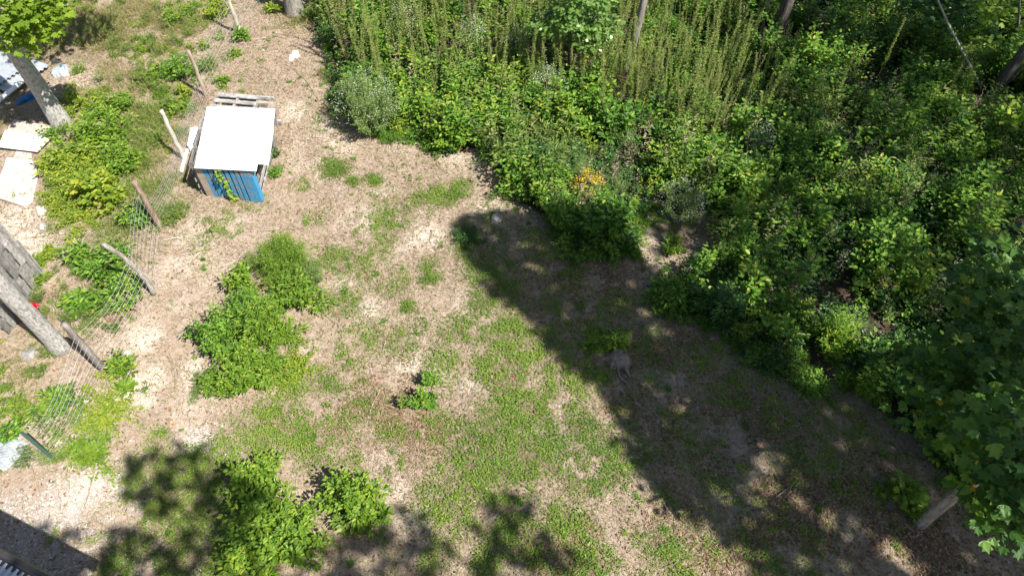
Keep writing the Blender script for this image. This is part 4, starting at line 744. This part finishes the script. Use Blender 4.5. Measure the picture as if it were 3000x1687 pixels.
groundsheet('paving_stone', [(117, 655), (136, 657), (133, 673), (116, 672)], 'slab', 'smallest pale slab nearest the weathered panel', 'slab', z=.04, th=.04)
# corrugated sheets
def corrugated(name, O, U, V, lu, lv, label, z, pitch=.115, amp=.022, tilt=0):
    """ribs run along U"""
    nv = int(lv / pitch * 6); s = np.linspace(0, lv, nv); u_ = np.linspace(0, lu, 8)
    SU, SV = np.meshgrid(u_, s, indexing='ij'); Zc = amp * np.sin(SV / pitch * 2 * PI) + .03 * fbm(SU, SV, 1.2, 2, 9) + tilt * SV
    P_ = np.stack([SU * U[0] + SV * V[0], SU * U[1] + SV * V[1], Zc], -1); mb = MB(); I = (np.arange(7)[:, None] * nv + np.arange(nv - 1)[None]).ravel()
    F1 = np.stack([I, I + nv, I + nv + 1, I + 1], -1); mb.add(P_, F1); P2 = P_.copy(); P2[..., 2] -= .002; mb.add(P2, F1[:, ::-1])
    o = mb.build(name, M['corr'], smooth=True); o.location = (O[0], O[1], z); return tag(o, label, 'metal sheet')
Bc = G(158, 207); d_ = Bc - G(108, 189); U_ = d_ / np.linalg.norm(d_); V_ = np.array([U_[1], -U_[0]]); lvv = float((G(10, 365) - Bc) @ V_) * 1.1
corrugated('corrugated_sheet', Bc - U_ * 1.5, U_, V_, 1.45, lvv * .55, 'upper corrugated metal sheet behind the leaning pale trunk', .12)
corrugated('corrugated_sheet', Bc - U_ * 3.3 + V_ * .45, U_, V_, 2.9, lvv - .45, 'lower corrugated metal sheet at the left edge', .17)
mb = MB(); a3 = G(95, 250); tube(mb, [(0, 0, .03), *(np.array([*(G(45, 290) - a3), .03]),), np.array([*(G(0, 325) - a3), .03])], .05, 8); o = mb.build('ridge_cap', M['white']); o.location = (a3[0], a3[1], .18); tag(o, 'narrow white metal strip lying across the corrugated sheets', 'metal strip')
def crumple(name, u, v, rad, h, mat, label, cat, sub=3, z=0, squash=1.0):
    import bmesh
    bm = bmesh.new(); bmesh.ops.create_icosphere(bm, subdivisions=sub, radius=1)
    V = np.array([q.co[:] for q in bm.verts]); s = R.rand() * 50
    f = (.2 + 1.6 * fbm(V[:, 0] * 1.0 + V[:, 2] * .7 + s, V[:, 1] - V[:, 2] * .5, 2.6, 3, s)) if cat in ('tarp', 'litter') else .65 + .7 * fbm(V[:, 0] + V[:, 2] * .7, V[:, 1] - V[:, 2] * .5, 2.2, 3, s)
    V = V * f[:, None] * np.array([rad, rad * squash, h]); V[:, 2] = np.maximum(V[:, 2], -.02)
    for q, c_ in zip(bm.verts, V): q.co = c_
    me = bpy.data.meshes.new(name); bm.to_mesh(me); bm.free(); me.materials.append(M[mat]); o = bpy.data.objects.new(name, me); sc.collection.objects.link(o)
    c = G(u, v); o.location = (c[0], c[1], float(gz(*c)) + z); o.rotation_euler.z = R.rand() * 6; return tag(o, label, cat)
crumple('blue_tarp', 88, 292, .24, .10, 'bluetarp', 'crumpled blue tarp under the edge of the corrugated metal', 'tarp', squash=.4)
crumple('blue_tarp', 2, 262, .1, .12, 'bluetarp', 'bit of blue tarp on the metal at the left edge', 'tarp', squash=.5, z=.1)
crumple('plastic_litter', 180, 215, .22, .08, 'greytarp', 'crumpled grey plastic above the leaning pale trunk', 'litter')
crumple('blue_litter', 165, 185, .12, .08, 'gutter', 'small dark bag in the weeds above the corrugated metal', 'litter')
crumple('blue_litter', 188, 212, .05, .14, 'bluetarp', 'scrap of blue plastic on the crumpled grey plastic', 'litter')
crumple('plastic_litter', 15, 1325, .22, .06, 'greytarp', 'sheet of clear plastic on the ground behind the green metal post', 'litter')
crumple('white_lump', 862, 168, .16, .08, 'white', 'large white lump lying on the dry grass above the shed', 'litter', squash=.6)
for (u, v, r_, lb) in [(775,152,.04,'small white stone left of the large white lump'),(810,98,.035,'white pebble near the trunk at the top edge'),(371,1030,.09,'white stone right of the lowest log post'),(248,1173,.07,'pale stone inside the wire fence by the vine'),(165,1292,.10,'pale block beside the green metal post'),
    (90,1195,.05,'white scrap on the grass behind the wire'),(240,1215,.05,'pale stone chip below the fence wire'),(1290,1262,.02,'tiny white scrap in the middle clover'),(168,737,.03,'white scrap by the stick right of the weathered panel'),(212,705,.03,'white pebble at the end of the stick')]:
    crumple('stone', u, v, r_ * .75, r_ * .5, 'whiterock', lb, 'stone', 2)
crumple('grey_rock', 1455, 645, .13, .13, 'rock', 'grey rock at the corner where the big shadow begins', 'rock')
crumple('ash_heap', 85, 1035, .14, .05, 'rock', 'small grey ash heap left of the pale thick trunk', 'ash heap')
for (u, v, r_, lb) in [(1575,1350,.0,''),]: pass
# old stump with roots
c = G(1815, 1045); se = empty('tree_stump', (c[0], c[1], float(gz(*c))), 'flat rotten stump with roots in the big shadow', 'stump')
mb = MB(); tube(mb, [(0, 0, -.02), (0, 0, .05), (.01, .01, .11)], [.24, .17, .09], 16, rough=.35); mb.build('stump', M['stump'], se)
for (p1, p2, r_) in [((1835,1085),(1855,1120),.035),((1770,1050),(1740,1055),.03),((1800,1075),(1840,1160),.02),((1790,1060),(1790,1100),.025),((1845,1060),(1880,1075),.02),((1830,1030),(1860,1010),.02)]:
    q1 = G(*p1) - c; q2 = G(*p2) - c; mb = MB(); tube(mb, bez((q1[0] * .3, q1[1] * .3, .05), (q1[0], q1[1], .04), (q2[0], q2[1], .0), 6), np.linspace(r_, r_ * .4, 6), 7, rough=.2); mb.build('root', M['stump'], se)
def stick(p, r_, mat, label, z=.02, name='fallen_stick'):
    c = G(*p[0]); pts = [(*(G(*q) - c), z + R.uniform(0, .03)) for q in p]; t = np.linspace(0, 1, 8)
    A_ = np.array(pts); Q = np.stack([np.interp(t, np.linspace(0, 1, len(A_)), A_[:, i]) for i in range(3)], -1) + R.normal(0, .004, (8, 3)); mb = MB(); tube(mb, Q, np.linspace(r_, r_ * .5, 8), 6, rough=.15)
    o = mb.build(name, M[mat]); o.location = (c[0], c[1], float(gz(*c))); tag(o, label, 'stick'); return o
for p, r_, mt, lb in [([(540,704),(515,706),(487,713)],.014,'post_pale','white stick on the soil right of the brown post'),([(70,718),(120,720),(180,723)],.012,'post_pale','long pale stick right of the weathered panel'),([(465,700),(463,740),(452,790)],.012,'post_tan','thin branch standing between the brown and bent posts'),
    ([(1820,1107),(1850,1145)],.015,'post_grey','grey root-like stick below the stump'),([(1860,1180),(1895,1205)],.014,'post_grey','second grey stick further below the stump'),([(1925,1230),(1935,1248)],.014,'post_grey','short grey stick, lowest of the line below the stump'),
    ([(910,895),(888,925)],.04,'post_tan','short tan log beside the middle clump'),([(1112,1145),(1090,1185),(1078,1225)],.01,'post_tan','thin pale twig on the bare soil left of the lone bush'),([(1260,1215),(1290,1203)],.008,'post_tan','short twig right of the lone bush'),([(1130,1000),(1120,1030)],.01,'post_tan','thin twig in the middle of the clearing'),
    ([(690,1120),(680,1150)],.025,'post_tan','short stub of wood at the foot of the middle clump'),([(195,890),(225,930),(260,975)],.02,'post_grey','grey branch lying behind the fence left of the bent post'),([(860,205),(900,245),(935,300)],.006,'drystem','thin brown twig above the shed right side'),([(740,170),(790,215)],.006,'drystem','thin brown twig above the shed roof'),
    ([(780,118),(740,120)],.008,'post_pale','pale curved twig right of the pale upper post'),([(2180,1340),(2230,1330)],.01,'post_grey','thin grey stick in the shade at lower right'),([(2270,1460),(2310,1430)],.009,'post_tan','twig in the sunlit patch of the big shadow'),([(720,745),(725,760)],.01,'post_pale','tiny pale stick above the middle clump'),
    ([(225,1240),(245,1210)],.03,'post_pale','pale stub of wood inside the wire fence'),([(210,1000),(160,900),(140,860)],.008,'post_grey','thin dead twig behind the thick pale trunk')]:
    stick(p, r_, mt, lb)
# weathered board panel standing at the left edge
pe_c = G(124, 812); pe = empty('board_panel', (pe_c[0], pe_c[1], 0), 'weathered grey panel of staggered upright boards at the left edge', 'panel'); mb = MB()
yy = -.03
for col in range(9):
    w_ = R.uniform(.1, .13); yc = yy - w_ / 2; yy -= w_ + .018; z0 = R.uniform(0, .03)
    for seg in range(3):
        ln = R.uniform(.42, .58); dx = .025 if (seg + col) % 2 else 0
        box(mb, (-.05 + dx, yc, z0 + ln / 2), (.02, w_, ln - .012), t=R.rand(), jit=.006); z0 += ln - .02
mb.build('boards', M['greypallet'], pe); mb = MB()
for z_ in (.2, .75, 1.3): box(mb, (-.10, -.6, z_), (.04, 1.25, .08), t=R.rand())
mb.build('rails', M['greypallet'], pe); mb = MB(); box(mb, (-.02, .02, .7), (.09, .03, 1.5), t=.7, jit=.005); box(mb, (.0, .07, .45), (.07, .03, .95), t=.5, jit=.005); mb.build('end_board', M['greypallet'], pe)
for p0, p1, lb in [((8, 895), (0, 950), 'pale short board below the thick trunk, at the left edge'), ((30, 900), (22, 940), 'pale short board below the thick trunk, second from the left edge'), ((52, 905), (42, 945), 'pale short board below the thick trunk, nearest the red patch')]:
    plank('short_board', p0, p1, .09, .03, 'tanpallet', lb)
# red flowers
for u, v, s, lb in [(80, 885, .07, 'small red flower left of its larger neighbour by the thick trunk'), (97, 898, .10, 'large red flower beside the thick pale trunk')]:
    c = G(u, v, .35); e = empty('red_flower', (c[0], c[1], float(gz(*c))), lb, 'flower'); mb = MB(); tube(mb, [(0, 0, 0), (.01, 0, .2), (0, 0, .34)], .006, 5); mb.build('stem', M['stem'], e)
    mb = MB(); leaves(mb, np.tile([[0, 0, .35]], (14, 1)), unit(14, -.1, .8), upn(14, .3), s, s * .8, 'ov'); mb.build('petals', M['red_petal'], e)
# corner of the metal-roofed building, bottom left
ZB = 2.6; e1 = G(0, 1626, ZB); e2 = G(118, 1690, ZB); d_ = (e2 - e1) / np.linalg.norm(e2 - e1); nn_ = np.array([-d_[1], d_[0]])
if nn_ @ np.array([0, 1]) < 0: nn_ = -nn_
be = empty('metal_roof_building', (e1[0], e1[1], 0), 'corner of a building with white ribbed metal roof and dark gutter, bottom left', 'building', rz=math.atan2(d_[1], d_[0]))
x0, x1 = -1.2, 1.3
mb = MB(); tube(mb, [(x0, 0, ZB), (x1, 0, ZB)], .06, 10); box(mb, ((x0 + x1) / 2, -.05, ZB - .02), (x1 - x0, .05, .16)); mb.build('gutter', M['gutter'], be)
mb = MB(); xr = np.arange(x0, x1, .0125); yr = np.array([-.03, -1.6, -3.2]); XX, YY = np.meshgrid(xr, yr); ZZ = ZB + .05 - YY * .18 + .012 * np.sin(XX / .075 * 2 * PI)
I = (np.arange(2)[:, None] * len(xr) + np.arange(len(xr) - 1)[None]).ravel(); mb.add(np.stack([XX, YY, ZZ], -1), np.stack([I, I + len(xr), I + len(xr) + 1, I + 1], -1)); mb.build('roof', M['corr'], be, smooth=True)
mb = MB(); box(mb, ((x0 + x1) / 2, -1.7, ZB / 2 - .05), (x1 - x0 - .2, 3.0, ZB - .15)); mb.build('wall', M['wall'], be)
# ------------------------------------------------------------ tall trees standing outside the picture, whose crowns shade the ground
SHADE = [
 ([(1335,650),(1370,760),(1440,860),(1560,940),(1630,1050),(1780,1140),(1820,1240),(1850,1380),(1960,1450),(2110,1570),(2260,1720),(3100,1720),(3100,1000),(2600,1050),(2300,1050),(2050,900),(1830,740),(1700,660),(1610,650),(1500,610)], 280, -.05, [(1835,1242,22),(2020,1215,36),(2060,1260,18),(2230,1400,42),(2290,1450,50),(2120,1465,26),(2200,1515,36),(2410,1520,34),(2350,1095,50),(2450,1110,40),(2010,1180,22),(1870,1130,12),(2620,1610,50),(2680,1665,40),(2480,1190,20),(2240,1350,24),(2020,1600,30),(2340,1640,30),(2480,1660,30),(2120,1640,28)]),
 ([(1850,600),(2020,520),(2080,330),(1990,150),(1960,-150),(3100,-150),(3100,1050),(2500,1020),(2100,860),(1900,740)], 130, .36, [(2660,330,50),(2700,430,50),(2900,200,70),(2950,60,60),(2450,110,60),(2150,70,50),(2350,500,60),(2480,560,50),(2750,680,60),(2640,620,50),(2520,720,40),(2850,730,60),(2250,200,60),(2420,760,50),(2600,240,40)]),
 ([(350,1340),(560,1310),(640,1370),(720,1380),(800,1450),(700,1560),(560,1540),(470,1500),(400,1480)], 95, .30, []),
 ([(-60,1520),(60,1560),(200,1540),(330,1570),(480,1560),(640,1590),(760,1740),(-60,1740)], 110, .34, [(250,1600,30),(420,1640,25)]),
 ([(1010,1530),(1180,1480),(1260,1540),(1340,1590),(1310,1740),(760,1740),(820,1640),(950,1600)], 110, .24, []),
 ([(1410,1475),(1480,1450),(1560,1490),(1580,1600),(1500,1740),(1340,1740),(1390,1580)], 110, .24, []),
 ([(1580,1590),(1650,1580),(1690,1640),(1640,1680),(1590,1660)], 140, .2, []),
]
LP = []; 
for poly, dens, lo, holes in SHADE:
    P = sample_poly(poly_w(poly), dens); keep = ss(lo, lo + .12, fbm(P[:, 0], P[:, 1], 1.7, 4, 500))
    for u, v, r_ in holes:
        c = G(u, v); rw = abs(G(u + r_, v)[0] - c[0]); d = np.hypot(P[:, 0] - c[0], P[:, 1] - c[1]); keep = keep * ss(.75, 1.15, d / rw + (fbm(P[:, 0], P[:, 1], 4, 2, 600) - .5) * .8)
    LP.append(thin(P, keep))
LP = np.concatenate(LP); hgt = 12.2 + 2.2 * fbm(LP[:, 0], LP[:, 1], .7, 2, 700) + R.uniform(-.3, .3, len(LP)); LP = LP + R.normal(0, .05, LP.shape)
LX = np.stack([LP[:, 0] - SK[0] * hgt, LP[:, 1] - SK[1] * hgt, hgt], -1)
TR = [((11.5, -1.2), 'tall shade tree standing off the lower right corner'), ((14.5, 2.4), 'tall shade tree standing off the right side'), ((5.0, -4.2), 'tall shade tree standing behind the viewpoint'), ((8.6, -3.6), 'tall shade tree behind and right of the viewpoint'), ((17.5, 6.5), 'tall shade tree right of the thicket'), ((21.5, 10.5), 'tall shade tree beyond the right edge of the thicket'), ((13.5, 9.9), 'tall shade tree at the far right of the thicket'), ((-.5, -5.0), 'tall shade tree behind the building corner'), ((18.5, 12.5), 'tall shade tree at the far right corner')]
TP = np.array([t[0] for t in TR]); near = np.argmin(np.hypot(LX[:, None, 0] - TP[None, :, 0], LX[:, None, 1] - TP[None, :, 1]), 1)
for i, ((tx, ty), lb) in enumerate(TR):
    Q = LX[near == i]; n_ = len(Q)
    if n_ == 0: continue
    e = empty('shade_tree', (tx, ty, 0), lb, 'tree'); mb = MB(); o3 = np.array([tx, ty, 0.]); cen = Q.mean(0) - o3
    tube(mb, bez((0, 0, -.1), (0, 0, 6), (cen[0] * .3, cen[1] * .3, 11), 10), np.linspace(.24, .12, 10), 10, rough=.06)
    for k in range(7):
        q = Q[R.randint(n_)] - o3; tube(mb, bez((cen[0] * .25, cen[1] * .25, 10 + .1 * k), (q[0] * .4, q[1] * .4, 11.6), q, 7), np.linspace(.07, .015, 7), 6)
    mb.build('trunk', M['bark_dark'], e, smooth=True); fol = MB()
    L = R.uniform(.14, .26, n_); leaves(fol, Q - o3, unit(n_, -.4, .4), nrm(np.array([sd.x, sd.y, sd.z]) * .9 + R.normal(0, .45, (n_, 3))), L, L * .7, 'ov'); fol.build('crown', M['canopy'], e)
print('leaf points', len(LP), 'objects', len(bpy.data.objects))
